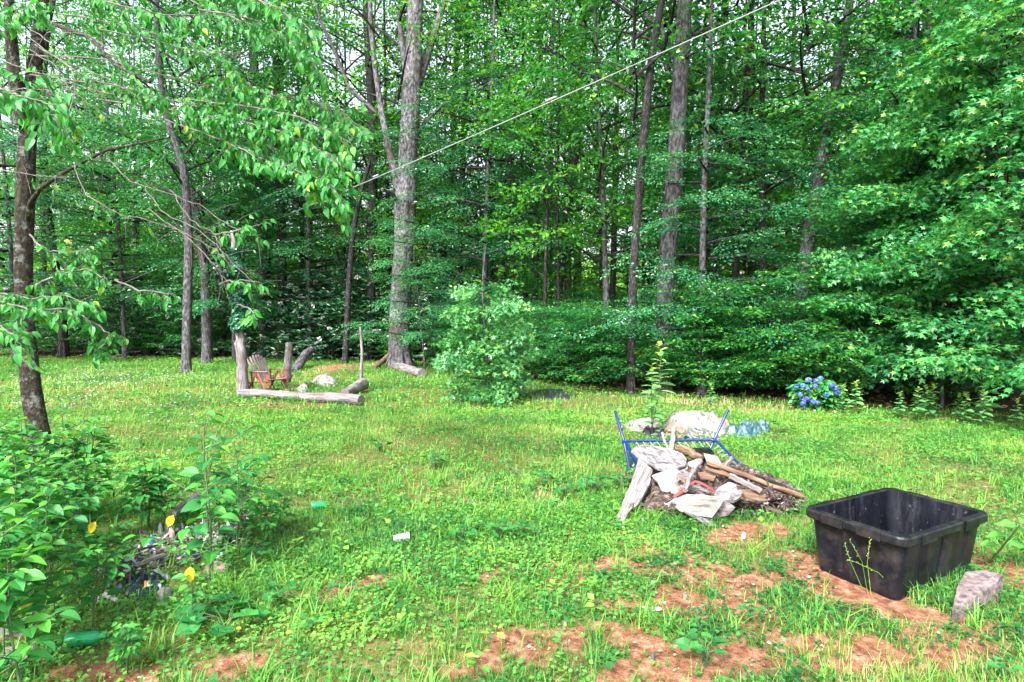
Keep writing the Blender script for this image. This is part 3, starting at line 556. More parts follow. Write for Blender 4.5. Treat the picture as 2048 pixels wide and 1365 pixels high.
    G_MAPLE2 = leaf_mat('sapling_leaf', [(0.0, (0.03, 0.15, 0.05)), (0.5, (0.07, 0.27, 0.08)), (0.85, (0.14, 0.40, 0.10)), (1.0, (0.32, 0.52, 0.08))], rough=0.32, trans=0.36, spec=.6)
    # the maple sapling in the middle and the maples along the right side
    p = gp(968, 803); t = thing('maple_sapling', p, 'bushy bright maple sapling standing alone on the far side of the lawn', 'sapling')
    r = np.random.default_rng(9)
    s = Soup(); s.tube([p+[0, 0, -.1], p+[.05, 0, .9], p+[-.03, 0, 2.2], p+[0.02, 0, 2.9]], [.035, .03, .02, .01], 7, 0, .5); build('trunk', s, M_BARK, t)
    c = crown('crown', .1, 2.3, .42, 26, 'maple', G_MAPLE2, seed=79, per=7, sc=.8, tilt=.8, rise=.5, r0=.02, T=TM, F=FM, inner=.3, shape=lambda t: (.75+.9*t if t < .3 else (1.05-t)**.8*1.25)*(1+.45*math.sin(37*t))); c.parent = t
    # a leafy bough reaching left from the sapling
    for px, Y, s_, rz, lab in ((1960, 10.4, 1.0, .3, 'big leafy maple filling the right edge above the tall weeds'), (1885, 11.2, .9, 1.7, 'leafy maple beside the hydrangea, reaching into the lawn'),
                               (2120, 9.8, 1.05, 2.6, 'maple half cut by the right edge'), (1805, 12.6, .70, 3.6, 'smaller maple just behind the hydrangea'), (1900, 12.6, 1.2, 4.4, 'tall maple behind the leafy maples at the right')):
        p = at_y(px, 800, Y); tree(p[0], Y, 'twig', 'maple', lab, rz, s_, name='maple_tree', crot=rz*1.7, ts=1.2)
    # deep woods: stems one can tell apart, each with its own crown
    r = np.random.default_rng(23); placed = []
    zones = ((-32, -13, 'slim forest tree deep in the woods on the far left', 'deep trees far left'), (-13, -4, 'slim forest tree deep in the woods behind the log ring', 'deep trees behind the log ring'),
             (-4, 3, 'slim forest tree deep in the woods behind the sunlit gap', 'deep trees behind the gap'), (3, 11, 'slim forest tree deep in the woods behind the mottled grey tree', 'deep trees behind the mottled tree'),
             (11, 34, 'slim forest tree deep in the woods on the right', 'deep trees on the right'))
    cks = ['tallA', 'tallB', 'tallC', 'thin', 'tallC', 'beechA', 'tallB']; tks = ['slimA', 'slimB', 'midA', 'midB', 'pole', 'slimA', 'pole']
    tries = 0
    while len(placed) < 66 and tries < 4000:
        tries += 1; y = r.uniform(17, 40); x = r.uniform(-1, 1)*(y*.84+1)
        if y < float(edge_y(x))+2.2: continue
        if any((x-a)**2+(y-b)**2 < 2.0**2 for a, b in placed): continue
        if abs(x/y+.18) < .03 and y < 20: continue
        if abs(x/y-.24) < .035 and y < 15: continue
        placed.append((x, y)); ti = int(r.integers(7)); mk = mark(x, y); z = (0, 0, ('slim dark', 'slim grey', 'stout grey', 'stout dark', 'thin dark', 'slim dark', 'thin dark')[ti]+' tree '+depth_word(y-float(edge_y(x)))+', '+mk, 'forest trees '+mk)
        gap = -.02 < x/y < .2
        tree(x, y, tks[ti], ('thin' if r.random() < .5 else 'tallC') if gap else cks[r.integers(7)], z[2], r.uniform(0, 6.28), r.uniform(.85, 1.15), group=z[3], name='forest_tree', crot=r.uniform(0, 6.28), ts=r.uniform(.8, 1.2))
    m = 0
    while m < 46:
        y = r.uniform(17.5, 38); x = r.uniform(-1, 1)*(y*.8)
        if y < float(edge_y(x))+1.5: continue
        m += 1; tk = 'pole' if r.random() < .7 else 'slimB'; lf = r.random() < .35; mk = mark(x, y); tree(x, y, tk, 'thin' if lf else None, ('dark' if tk == 'pole' else 'grey')+(' thinly leaved stem ' if lf else ' bare thin stem ')+depth_word(y-float(edge_y(x)))+', '+mk, r.uniform(0, 6.28), 1, sz=r.uniform(.9, 1.2), group='thin stems '+mk, name='forest_tree', ts=r.uniform(.8, 1.5))
    k = 0
    for y in (34, 41, 50):
        n = int(y*1.75/4.2)
        for i in range(n):
            x = (i+.5+r.uniform(-.3, .3))/n*2*y*.88-y*.88; k += 1; mk = mark(x, y); hi = (k*7) % 5 < 3
            tree(x, y+r.uniform(-1.5, 1.5), 'pole' if k % 2 else 'midB', 'farA' if hi else 'farB', ('tall' if hi else 'low')+' leafy tree '+{34: 'in the nearest backdrop row', 41: 'in the middle backdrop row', 50: 'in the farthest backdrop row'}[y]+', '+mk, r.uniform(0, 6.28), r.uniform(.85, 1.2), group='backdrop trees '+mk, name='far_tree', crot=r.uniform(0, 6.28))
    # the far hillside wood, one mass
    F_ = Soup(); x = r.uniform(-95, 95, 42000); y = r.uniform(56, 96, 42000); z = terrain(x, y)+r.uniform(0, 3.2, 42000)*(.4+fbm(x, y, .25, 88)); az = r.uniform(0, 6.28, 42000)
    F_.leaves(np.stack([x, y, z], 1), np.stack([np.cos(az), np.sin(az), r.uniform(-.5, .3, 42000)], 1), np.stack([r.normal(0, .5, 42000), r.normal(-.4, .5, 42000), np.ones(42000)], 1), r.uniform(.4, .85, 42000), T4, F4, r.random(42000)); tag(build('hillside_foliage', F_, G_BRIGHT), kind='stuff')
    # undergrowth
    n = 0; tries = 0; pts = []
    while n < 150 and tries < 3000:
        tries += 1; y = r.uniform(11, 30); x = r.uniform(-1, 1)*(y*.84+.5); e = float(edge_y(x))
        if y < e+(.5 if x < -1 else .9) or y > e+9 or any((x-a)**2+(y-b)**2 < .95**2 for a, b in pts): continue
        pts.append((x, y)); n += 1; lab = next(a for lim, a in ((-9, ('low bush on the shaded forest floor at the left', 'bushes at the left')), (-2, ('low bush on the forest floor behind the logs', 'bushes behind the logs')), (4, ('low bush in the sunlit forest gap', 'bushes in the gap')), (99, ('low bush on the forest floor at the right', 'bushes at the right'))) if x < lim)
        sc = r.uniform(.5, 1.15); mk = mark(x, y); g = thing('understorey_bush', (x, y, float(terrain(x, y))), ('small' if sc < .7 else 'knee high' if sc < .92 else 'waist high')+' bush '+depth_word(y-e)+', '+mk, 'bush', 'bushes '+mk); g.rotation_euler = (0, 0, r.uniform(0, 6.28))
        CR['under'].give(g, sc=(sc, sc, sc*r.uniform(.7, 1.1)))
    for i in range(26):
        px = 1050+i*19+r.uniform(-8, 8)
        if 1232 < px < 1352: continue
        x0 = (px-CX)/FPX*13; Yb = float(edge_y(x0))+r.uniform(.5, 2.2); x0 = (px-CX)/FPX*Yb
        mk = mark(x0, Yb); g = thing('understorey_bush', (x0, Yb, float(terrain(x0, Yb))), ('dense' if i % 2 else 'spreading')+' leafy bush fringing the lawn, '+mk, 'bush', 'bushes '+mk); g.rotation_euler = (0, 0, r.uniform(0, 6.28)); sc = r.uniform(.5, .85) if px < 1250 else r.uniform(.6, 1.0); CR['under'].give(g, sc=(sc*1.1, sc*1.1, sc))
    # rhododendrons with white flower trusses
    def rhodo(seed, H, Rr, nf):
        q = np.random.default_rng(seed); s = Soup(); n = 460; u = q.random(n); v = q.random(n)*6.283; rad = Rr*np.sqrt(q.random(n))**.6*(1-.5*u**2)
        C = np.stack([rad*np.cos(v), rad*np.sin(v), .15+H*u], 1); P, D, N = [], [], []
        for c in C:
            k = q.integers(7, 11); a0 = q.uniform(0, 6.28); ax = nrm(np.array([c[0]*.5, c[1]*.5, 1.0])+q.normal(0, .2, 3))
            for j in range(k):
                a = a0+j*6.283/k; d = np.array([math.cos(a), math.sin(a), q.uniform(-.45, .1)]); P.append(c); D.append(d+ax*.1); N.append(ax)
        s.leaves(np.array(P), np.array(D), np.array(N), q.uniform(.12, .19, len(P)), TL, F4, q.random(len(P)))
        b = Soup()
        for k in range(9):
            a = k*.7; b.tube([(0, 0, -.05), (Rr*.3*math.cos(a), Rr*.3*math.sin(a), H*.4), (Rr*.6*math.cos(a+.3), Rr*.6*math.sin(a+.3), H*.8)], [.03, .02, .01], 5)
        f = Soup(); id_ = q.choice(n, nf, replace=False)
        for i in id_:
            c = C[i]*[1.06, 1.06, 1]+[0, 0, .08]; m = 12; d = nrm(q.normal(0, 1, (m, 3))+[0, 0, .8]); f.leaves(np.repeat(c[None], m, 0)+d*.02, d, nrm(q.normal(0, 1, (m, 3))), .075, TW, F4, q.random(m))
        return build('foliage', s, G_RHODO), build('stems', b, M_BARKDARK), build('blossoms', f, M_WHITEPETAL)
    R1 = [Proto(o) for o in rhodo(1, 3.0, 1.7, 44)]; R2 = [Proto(o) for o in rhodo(2, 2.7, 1.6, 30)]
    for i, (px, Y, s_, lab) in enumerate(((590, 23.5, 1.15, 'rhododendron with white blossoms right behind the reclining chair'), (660, 22.6, 1.2, 'large rhododendron with white blossoms above the dirt mound'),
          (735, 23.6, 1.1, 'rhododendron with white blossoms tucked left of the pale ash'), (300, 25.5, 1.2, 'dark rhododendron at the shaded lawn edge on the left'), (430, 25, 1.2, 'dark rhododendron behind the ivy covered snag'),
          (870, 22.6, 1.1, 'dark rhododendron right of the pale ash'), (200, 26.5, 1.3, 'dark rhododendron beside the slim curved tree'), (1545, 15.5, .95, 'pale flowered rhododendron left of the leaning grey trunk'), (1490, 16.5, .9, 'pale flowered rhododendron behind the young beech'),
          (1655, 15.0, .9, 'rhododendron behind the hydrangea'), (1410, 17.5, .9, 'rhododendron deep behind the mottled grey tree'), (60, 26, 1.3, 'dark rhododendron behind the mossy tree'), (985, 22.5, .9, 'dark rhododendron behind the maple sapling'))):
        p = at_y(px, 700, Y); g = thing('rhododendron', (p[0], Y, float(terrain(p[0], Y))), lab, 'shrub'); g.rotation_euler = (0, 0, i*1.3)
        for q in (R1 if i % 2 == 0 else R2): q.give(g, sc=(s_, s_, s_*.95))
make_woods()
make_lawn()
# ------------------------------------------------------------------ hard objects
M_WOOD = rough_mat('weathered_wood', [(.34, (.05, .04, .038)), (.5, (.18, .155, .155)), (.68, (.34, .31, .32))], scale=(2.5, 70, 40), bump=.35, dist=.003, spots=(.06, .05, .045), spot_scale=7, spot_th=(.56, .68))
M_WOODPALE = rough_mat('bleached_board', [(.34, (.10, .085, .078)), (.5, (.25, .23, .21)), (.66, (.34, .32, .30))], scale=(5, 22, 22), bump=.3, dist=.003, spots=(.09, .075, .07), spot_scale=8, spot_th=(.52, .72))
M_WOODDIRTY = rough_mat('mildewed_board', [(.36, (.06, .052, .055)), (.5, (.22, .195, .2)), (.64, (.36, .335, .34))], scale=(5, 20, 20), bump=.15, dist=.002, spots=(.045, .04, .042), spot_scale=8, spot_th=(.48, .66))
M_WOODBROWN = rough_mat('brown_timber', [(.32, (.05, .028, .018)), (.5, (.15, .09, .055)), (.68, (.27, .19, .13))], scale=(4, 55, 55), bump=.5, dist=.004, spots=(.09, .06, .05), spot_scale=6, spot_th=(.58, .7))
M_LOG = rough_mat('barkless_log', [(.32, (.045, .035, .036)), (.5, (.16, .14, .145)), (.68, (.30, .275, .29))], scale=(3, 28, 28), bump=.9, dist=.02, spots=(.14, .09, .075), spot_scale=4, spot_th=(.56, .66))
M_ROT = rough_mat('rotten_wood', [(.35, (.012, .008, .007)), (.5, (.055, .035, .03)), (.64, (.20, .15, .13))], scale=(14, 30, 30), bump=.9, dist=.015, coord='obj')
M_STEEL = rough_mat('blue_painted_steel', [(.3, (.005, .014, .10)), (.7, (.012, .03, .17))], scale=(12, 12, 12), rough=.32, bump=.05, spots=(.12, .06, .04), spot_scale=22, spot_th=(.68, .72), spec=.5)
M_SPRING = rough_mat('grey_wire', [(.3, (.2, .2, .2)), (.7, (.45, .44, .43))], rough=.4, bump=.05)
M_BLACK = rough_mat('black_plastic', [(.35, (.003, .003, .005)), (.55, (.008, .009, .013)), (.72, (.025, .024, .027))], scale=(9, 9, 5), rough=.38, bump=.25, dist=.004, coord='obj', spots=(.038, .03, .027), spot_scale=9, spot_th=(.48, .78), spec=.22)
M_TUBIN = rough_mat('dusty_plastic_inside', [(.35, (.0025, .003, .005)), (.55, (.007, .008, .013)), (.72, (.03, .03, .035))], scale=(14, 14, 2.5), rough=.42, bump=.1, dist=.003, coord='obj', spots=(.09, .085, .09), spot_scale=30, spot_th=(.62, .70), spec=.18)
M_CONC = rough_mat('pitted_concrete', [(.35, (.06, .045, .045)), (.5, (.15, .115, .115)), (.66, (.24, .195, .19))], scale=(26, 26, 26), bump=.45, dist=.006, coord='obj', spots=(.05, .04, .038), spot_scale=48, spot_th=(.62, .68))
M_WHITE = rough_mat('dirty_white_cloth', [(.35, (.07, .058, .055)), (.45, (.21, .19, .18)), (.62, (.28, .265, .25))], scale=(7, 7, 7), rough=.9, bump=.4, dist=.01, coord='obj', spots=(.30, .24, .2), spot_scale=13, spot_th=(.66, .74))
M_TAN = rough_mat('tan_cloth', [(.3, (.13, .075, .055)), (.7, (.30, .2, .155))], scale=(7, 7, 7), rough=.95, bump=.3, dist=.01, coord='obj')
M_RED = rough_mat('faded_red_paint', [(.3, (.10, .018, .018)), (.6, (.24, .05, .05)), (.8, (.32, .14, .13))], scale=(5, 20, 20), rough=.6, bump=.2, dist=.004)
M_FADE = rough_mat('faded_pinkish_slat', [(.3, (.14, .085, .095)), (.55, (.28, .20, .225)), (.75, (.36, .30, .33))], scale=(5, 26, 26), rough=.7, bump=.2, dist=.004)
M_DARKMETAL = rough_mat('dark_metal', [(.3, (.03, .02, .02)), (.7, (.09, .05, .045))], rough=.5, bump=.1)
M_SHEET = rough_mat('black_sheet', [(.3, (.010, .010, .018)), (.6, (.03, .03, .05)), (.8, (.07, .07, .10))], scale=(9, 9, 9), rough=.32, bump=.6, dist=.02, coord='obj', spec=.6)
def plain(name, c, rough=.5, var=.25): return rough_mat(name, [(.3, tuple(k*(1-var) for k in c)), (.7, c)], scale=(20, 20, 20), rough=rough, bump=.2, dist=.003, coord='obj')
def stripes_mat():
    m, t = mat('striped_blanket'); L = t.links.new; co = nd(t, 'ShaderNodeTexCoord').outputs['Object']; n = nd(t, 'ShaderNodeTexNoise', Scale=3.5, Detail=3); L(co, n.inputs['Vector'])
    s = nd(t, 'ShaderNodeSeparateXYZ'); L(co, s.inputs[0]); a = nd(t, 'ShaderNodeMath', operation='MULTIPLY_ADD'); L(n.outputs[0], a.inputs[0]); a.inputs[1].default_value = .5; L(s.outputs[0], a.inputs[2])
    b = nd(t, 'ShaderNodeMath', operation='MULTIPLY_ADD'); L(s.outputs[1], b.inputs[0]); b.inputs[1].default_value = .45; L(a.outputs[0], b.inputs[2])
    k = nd(t, 'ShaderNodeMath', operation='MULTIPLY'); L(b.outputs[0], k.inputs[0]); k.inputs[1].default_value = 4.0; f = nd(t, 'ShaderNodeMath', operation='FRACT'); L(k.outputs[0], f.inputs[0])
    r = t.nodes.new('ShaderNodeValToRGB'); r.color_ramp.interpolation = 'CONSTANT'; st = [(0, (.05, .16, .17)), (.14, (.45, .38, .46)), (.28, (.5, .26, .12)), (.38, (.09, .2, .18)), (.52, (.62, .55, .5)), (.64, (.2, .13, .26)), (.78, (.10, .26, .25)), (.9, (.6, .5, .3))]
    e = r.color_ramp.elements
    while len(e) < len(st): e.new(.5)
    for i, (p, c) in enumerate(st): e[i].position = p; e[i].color = (*[k*.42 for k in c], 1)
    L(f.outputs[0], r.inputs[0]); p = nd(t, 'ShaderNodeBsdfPrincipled', Roughness=.95); L(r.outputs[0], p.inputs['Base Color']); out(t, p.outputs[0]); return m

def slab(name, poly, thick, m, label, cat, mode='z', down=False, jag=.004, group=None, seed=0, bend=0.0):
    """a flat piece with the outline poly = [(px, py, height)], seen from above, with real thickness below"""
    q = np.random.default_rng(len(poly)*7+int(poly[0][0])+seed); C = np.array([at_z(a, b, z) for a, b, z in poly]); P = []
    n = len(C)
    for i in range(n):
        a, b = C[i], C[(i+1) % n]; k = max(2, int(np.linalg.norm(b-a)/.05))
        for j in range(k): P.append(a+(b-a)*j/k+q.normal(0, jag, 3)*[1, 1, .3])
    P = np.array(P); c = P.mean(0); u, s_, vt = np.linalg.svd(P-c); N = vt[2]*np.sign(vt[2][2]); P = P-.88*((P-c)@N)[:, None]*N; gx = (P-c)@vt[0]; gy = (P-c)@vt[1]
    R1 = c+(P-c)*.985; top = np.vstack([R1, P-N*min(.003, thick*.2), P-N*thick*.9, c+(P-c)*.985-N*thick, c[None], (c-N*thick)[None]]); m_ = len(P)
    G = np.stack([np.concatenate([gx]*4+[[0, 0]]), np.concatenate([gy]*4+[[0, 0]]), np.repeat([0, 0, .2, .3], m_).tolist()+[0, .3]], 1) if False else np.column_stack([np.concatenate([gx, gx, gx, gx, [0], [0]]), np.concatenate([gy, gy, gy, gy, [0], [0]]), np.concatenate([np.zeros(2*m_), np.full(2*m_, .3), [0], [.3]])])
    F = []; B0 = P*[1, 1, 0]-[0, 0, .03]
    if down: top[2*m_:3*m_] = B0; top[3*m_:4*m_] = B0; top[4*m_+1] = B0.mean(0); top[m_:2*m_] = P
    for i in range(m_):
        j = (i+1) % m_; F.append((4*m_, i, j)); F.append((4*m_+1, 3*m_+j, 3*m_+i))
        for l in range(3): F.append((l*m_+i, (l+1)*m_+i, (l+1)*m_+j, l*m_+j))
    s = Soup(); s.add(top, F, .5, 0, G); o = single(name, s, m, C.mean(0), label, cat, group); return o
def heap_soup(outline, H, nz=.03, seed=0, rings=26, nf=6.0, power=.6, center=None, ridge=1.0, z0=-.02, segs=110, mode=0):
    """a crumpled mound over the ground outline [(px, py)]"""
    C = np.array([gp(a, b) for a, b in outline]); L = np.concatenate([C, C[:1]]); d = np.concatenate([[0], np.cumsum(np.linalg.norm(np.diff(L, axis=0), axis=1))])
    u = np.linspace(0, d[-1], segs, endpoint=False); E = np.stack([np.interp(u, d, L[:, i]) for i in range(3)], 1); c = E.mean(0) if center is None else gp(*center)
    t = np.linspace(0, 1, rings); V = c+(E-c)[None]*t[:, None, None]; X, Y = V[..., 0], V[..., 1]
    h = H*np.clip(1-t**2, 0, 1)[:, None]**power*(.75+.5*fbm(X, Y, 2.2, seed, 2)); cr = np.abs(fbm(X*1.3, Y*.7, nf, seed+5, 3)-.5)*2; h = h+nz*(1-3.6*cr**.8)*np.clip((1-t)*5, 0, 1)[:, None]*2
    Z = terrain(X, Y)+np.maximum(h, -.01)*(t < .999)[:, None]+z0*(t >= .999)[:, None]; V = np.stack([X, Y, Z], -1)
    i = np.arange(rings-1)[:, None]*segs; j = np.arange(segs)[None]; j2 = (j+1) % segs; F = np.stack([i+j, i+segs+j, i+segs+j2, i+j2], -1).reshape(-1, 4)
    s = Soup(); s.add(V, F, .5, 0, V, True); return s, c
def heap(name, outline, H, m, label, cat, group=None, **k):
    s, c = heap_soup(outline, H, **k); c = c.copy(); return single(name, s, m, c, label, cat, group)
def pxtube(pts, rad): return np.array([at_z(a, b, z) for a, b, z in pts]), rad
def stick(name, pts, rad, m, label, cat, group=None, n=9, wob=.12, Y=None, res=4):
    P = np.array([at_z(a, b, z) for a, b, z in pts]) if Y is None else np.array([at_y(a, b, z) for a, b, z in pts]); k = len(P); l = np.linspace(0, k-1, (k-1)*res+1)
    Q = np.stack([np.interp(l, range(k), P[:, i]) for i in range(3)], 1); rr = np.interp(l, range(k), np.broadcast_to(rad, (k,))); Q[1:-1] += rng.normal(0, .12, Q[1:-1].shape)*rr[1:-1, None]
    s = Soup(); s.tube(Q, rr, n, 0, .5, True, wob, smooth=True); return single(name, s, m, P[0], label, cat, group)

def make_tub():
    F = np.array([2.30, 3.62]); Lx = np.array([.87, .49]); Sx = np.array([-.32, .59]); c = F+(Lx+Sx)/2; a = math.atan2(Lx[1], Lx[0]); hl, hw = .5, .336; c = c+Lx*.012
    root = thing('storage_tub', (c[0], c[1], float(terrain(*c))-.012), 'large open black plastic tub with muddy sides standing in the foreground grass', 'tub'); root.rotation_euler = (R(.8), 0, a)
    def ring(hx, hy, rad, z, groove=0, n=22):
        P = []
        for cx, cy, a0 in ((1, -1, -90), (1, 1, 0), (-1, 1, 90), (-1, -1, 180)):
            for k in range(7):
                t = R(a0+15*k); P.append((cx*(hx-rad)+rad*math.cos(t), cy*(hy-rad)+rad*math.sin(t)))
            nx = {(1, -1): (1, 1), (1, 1): (-1, 1), (-1, 1): (-1, -1), (-1, -1): (1, -1)}[(cx, cy)]; p0 = P[-1]; t = R(a0+90); p1 = (nx[0]*(hx-rad)+rad*math.cos(t), nx[1]*(hy-rad)+rad*math.sin(t))
            for k in range(1, n):
                u = k/n; x, y = p0[0]+(p1[0]-p0[0])*u, p0[1]+(p1[1]-p0[1])*u
                g = groove*sum(math.exp(-((u-q)/.022)**2) for q in ((.3, .7) if abs(p1[0]-p0[0]) < abs(p1[1]-p0[1]) else (.2, .5, .8)))
                d = (-np.sign(x)*g, 0) if abs(p1[0]-p0[0]) < abs(p1[1]-p0[1]) else (0, -np.sign(y)*g); P.append((x+d[0], y+d[1]))
        return [(x, y, z) for x, y in P]
    def loft(rs, s, mat_=0, cap=False):
        n = len(rs[0]); V = [p for r in rs for p in r]; F = [(l*n+i, l*n+(i+1) % n, (l+1)*n+(i+1) % n, (l+1)*n+i) for l in range(len(rs)-1) for i in range(n)]
        if cap: V.append((0, 0, rs[-1][0][2])); F += [((len(rs)-1)*n+i, (len(rs)-1)*n+(i+1) % n, len(V)-1) for i in range(n)]
        s.add(V, F, .5, mat_, None, False)
    s = Soup(); loft([ring(.425, .262, .05, -.01), ring(.435, .272, .055, .012), ring(.440, .277, .055, .05, .0), ring(.441, .278, .055, .058, .016), ring(.476, .309, .065, .36, .020)], s)
    b = build('body', s, M_BLACK); b.parent = root
    s = Soup(); loft([ring(.464, .297, .06, .415), ring(.459, .292, .06, .36, -.010), ring(.428, .265, .055, .10, -.010), ring(.41, .25, .055, .03), ring(.36, .2, .05, .02)], s, 0, True); b = build('inside', s, M_TUBIN); b.parent = root
    s = Soup(); loft([ring(.474, .307, .065, .365), ring(.506, .335, .065, .360), ring(.513, .342, .07, .368), ring(.513, .342, .07, .408), ring(.507, .336, .068, .418), ring(.470, .303, .055, .420), ring(.462, .295, .055, .412)], s)
    for sx in (-1, 1):                                     # deeper handle skirts at both ends
        for sy in (-.12, .12): s.box((sx*.516, sy, .388), (.012, .15, .062), None, 0, .5, .003)
    for x in (-.25, .25):
        for sy in (-1, 1): s.box((x, sy*.344, .386), (.17, .012, .064), None, 0, .5, .003)
    b = build('rim', s, M_BLACK); b.parent = root
    slot = plain('painted_slot_shade', (.004, .004, .005), .8)  # solid near-black boxes on the rim; the slots' shade is put into their colour
    for sx in (-1, 1):
        for y in (-.2, .2): s = Soup(); s.box((sx*.481, y, .4195), (.018, .045, .006), None, 0, .5, .002); b = build('slot', s, slot); b.parent = root
    p = stick('drinking_straw', [(1816, 1040, .22), (1840, 1049, .19)], .004, plain('straw_white', (.7, .7, .72), .4), 'thin white straw leaning inside the black tub', 'straw', wob=0)
    slab('concrete_wedge', [(1930, 1142, .13), (1967, 1138, .15), (2006, 1153, .14), (1993, 1167, .13), (1948, 1190, .11), (1905, 1224, .05), (1914, 1180, .08)], .13, M_CONC, 'broken wedge of pitted pinkish concrete against the tub\'s near right corner', 'block', jag=.0012, down=True)
def make_bed():
    root = thing('bed_frame', at_z(1340, 935, 0), 'upturned blue tubular steel bed frame with two legs sticking up over the debris', 'bed frame')
    Y = 7.0; A = lambda px, py, y=Y: at_y(px, py, y)
    def arc(P, n=5):                                       # round the corners of a polyline
        P = [np.array(p) for p in P]; o = [P[0]]
        for i in range(1, len(P)-1):
            a = P[i]+(P[i-1]-P[i])/np.linalg.norm(P[i-1]-P[i])*.07; b = P[i]+(P[i+1]-P[i])/np.linalg.norm(P[i+1]-P[i])*.07
            for k in range(n): t = k/(n-1); o.append((1-t)**2*a+2*t*(1-t)*P[i]+t*t*b)
        o.append(P[-1]); return np.array(o)
    s = Soup(); s.tube(arc([A(1300, 972, 5.9), A(1251, 883), A(1431, 880), A(1510, 962, 5.9)]), .015, 12, 0, .5); build('rail', s, M_STEEL, root)
    for pts in ([A(1230, 822, 7.08), A(1248, 883, 7.03), A(1262, 955, 6.6)], [A(1456, 820, 7.08), A(1428, 880, 7.03), A(1418, 905, 6.95), A(1412, 934, 6.9)], [A(1251, 886), A(1270, 925, 6.6), A(1284, 950, 6.25)]):
        s = Soup(); s.tube(pts, .0155, 12, 0, .5); build('leg', s, M_STEEL, root)
    for px, py in ((1248, 885), (1428, 881)): s = Soup(); s.box(A(px, py, 7.0), (.05, .03, .05), None, 0, .5, .006); build('bracket', s, M_STEEL, root)
    s = Soup()
    for i in range(11):
        x = 1272+i*14; a = A(x, 884, 6.99); s.tube([a, a+[.015, -.03, -.02], a+[.03, -.07, -.045]], .0035, 5, 0, .5)
    for t in np.linspace(.15, .8, 7): a = A(1431, 881)*(1-t)+A(1510, 962, 5.9)*t; s.tube([a, a+[-.04, -.01, -.015], a+[-.08, -.02, -.035]], .0035, 5, 0, .5)
    build('springs', s, M_SPRING, root)
def make_pile():
    cp = lambda *q: [(1180+a/4.452, 780+b/4.452, z) for a, b, z in q]
    heap('wood_debris', [(1258, 1005), (1290, 1036), (1350, 1036), (1410, 1040), (1475, 1030), (1540, 1030), (1590, 1012), (1606, 1000), (1570, 985), (1510, 966), (1430, 950), (1330, 942), (1275, 960)], .23, M_ROT, 'low heap of rotten bark and chips under the scrap boards', 'debris', nz=.035, nf=9, power=.45)
    slab('oval_board', cp((365, 545, .36), (400, 510, .37), (470, 488, .38), (600, 495, .385), (720, 525, .37), (820, 565, .35), (862, 615, .33), (850, 665, .315), (780, 695, .30), (690, 705, .30), (600, 700, .30), (520, 650, .315), (440, 600, .34)), .022, M_WOODDIRTY, 'mildewed oval table top lying highest on the scrap heap', 'board', jag=.002)
    slab('oval_board', cp((620, 705, .27), (700, 712, .27), (790, 700, .28), (865, 660, .29), (870, 700, .27), (820, 750, .25), (740, 770, .24), (640, 740, .25)), .02, M_WOODDIRTY, 'second rounded board showing just below the oval table top', 'board', jag=.003)
    slab('plank', cp((432, 622, .36), (515, 648, .36), (490, 800, .25), (430, 960, .15), (300, 1170, .03), (233, 1165, .03), (310, 950, .16), (380, 780, .27)), .035, M_WOOD, 'wide weathered plank leaning at the left end of the scrap heap', 'plank', jag=.003)
    slab('plank', cp((498, 668, .33), (556, 690, .33), (530, 830, .23), (450, 1000, .12), (390, 1060, .09), (400, 930, .17)), .03, M_WOOD, 'shorter weathered plank tucked right of the wide leaning plank', 'plank', jag=.003)
    slab('pale_board', cp((553, 742, .30), (765, 695, .31), (855, 800, .25), (790, 925, .18), (640, 905, .18), (600, 830, .22)), .015, M_WOODPALE, 'pale square board in the middle of the scrap heap', 'board', jag=.003)
    slab('pale_board', cp((700, 1010, .20), (860, 925, .27), (1000, 930, .27), (1195, 950, .25), (1170, 1060, .17), (1085, 1135, .08), (940, 1100, .10), (800, 1075, .13)), .014, M_WOODPALE, 'large pale sheet at the bottom front of the scrap heap', 'board', jag=.004)
    slab('stained_sheet', cp((690, 1000, .17), (850, 1075, .11), (1090, 1140, .05), (1220, 1110, .08), (1280, 1040, .15), (1200, 980, .21), (1000, 990, .20)), .014, M_WOODDIRTY, 'stained grey sheet sticking out under the large pale sheet', 'board', jag=.005)
    slab('seat_board', cp((1120, 880, .27), (1230, 825, .29), (1310, 845, .28), (1365, 905, .25), (1345, 950, .22), (1290, 985, .20), (1180, 985, .20), (1110, 940, .23)), .03, M_WOODDIRTY, 'round edged grey seat board right of the red curved strip', 'board', jag=.002)
    slab('teal_edged_board', cp((1010, 565, .40), (1130, 590, .39), (1175, 655, .35), (1100, 665, .34), (1045, 650, .35)), .02, M_WOODPALE, 'small white board between the dark panel and the long brown timber', 'board', jag=.002)
    slab('plastic_sheet', cp((890, 518, .36), (1065, 512, .36), (1105, 560, .33), (1050, 600, .31), (960, 590, .32)), .02, M_BLACK, 'black plastic panel lying inside the back of the bed frame', 'panel', jag=.002)
    stick('timber', cp((1045, 650, .40), (1300, 735, .34), (1600, 850, .24), (1900, 955, .10)), .026, M_WOODBROWN, 'longest brown timber slanting down the right side of the heap', 'timber', n=4, wob=.05)
    stick('timber', cp((1030, 700, .34), (1250, 770, .30), (1500, 870, .20), (1560, 905, .16)), .022, M_WOODBROWN, 'brown timber just below the longest one', 'timber', n=4, wob=.08)
    slab('plank', cp((1345, 885, .24), (1420, 880, .24), (1600, 955, .15), (1595, 985, .13), (1470, 1000, .14), (1400, 960, .18)), .025, M_WOODBROWN, 'short brown plank beneath the timbers on the right of the heap', 'plank')
    slab('plank', cp((960, 740, .30), (1030, 720, .31), (1130, 760, .28), (1100, 800, .26), (1000, 780, .28)), .02, M_WOODBROWN, 'short brown plank at the middle of the heap', 'plank')
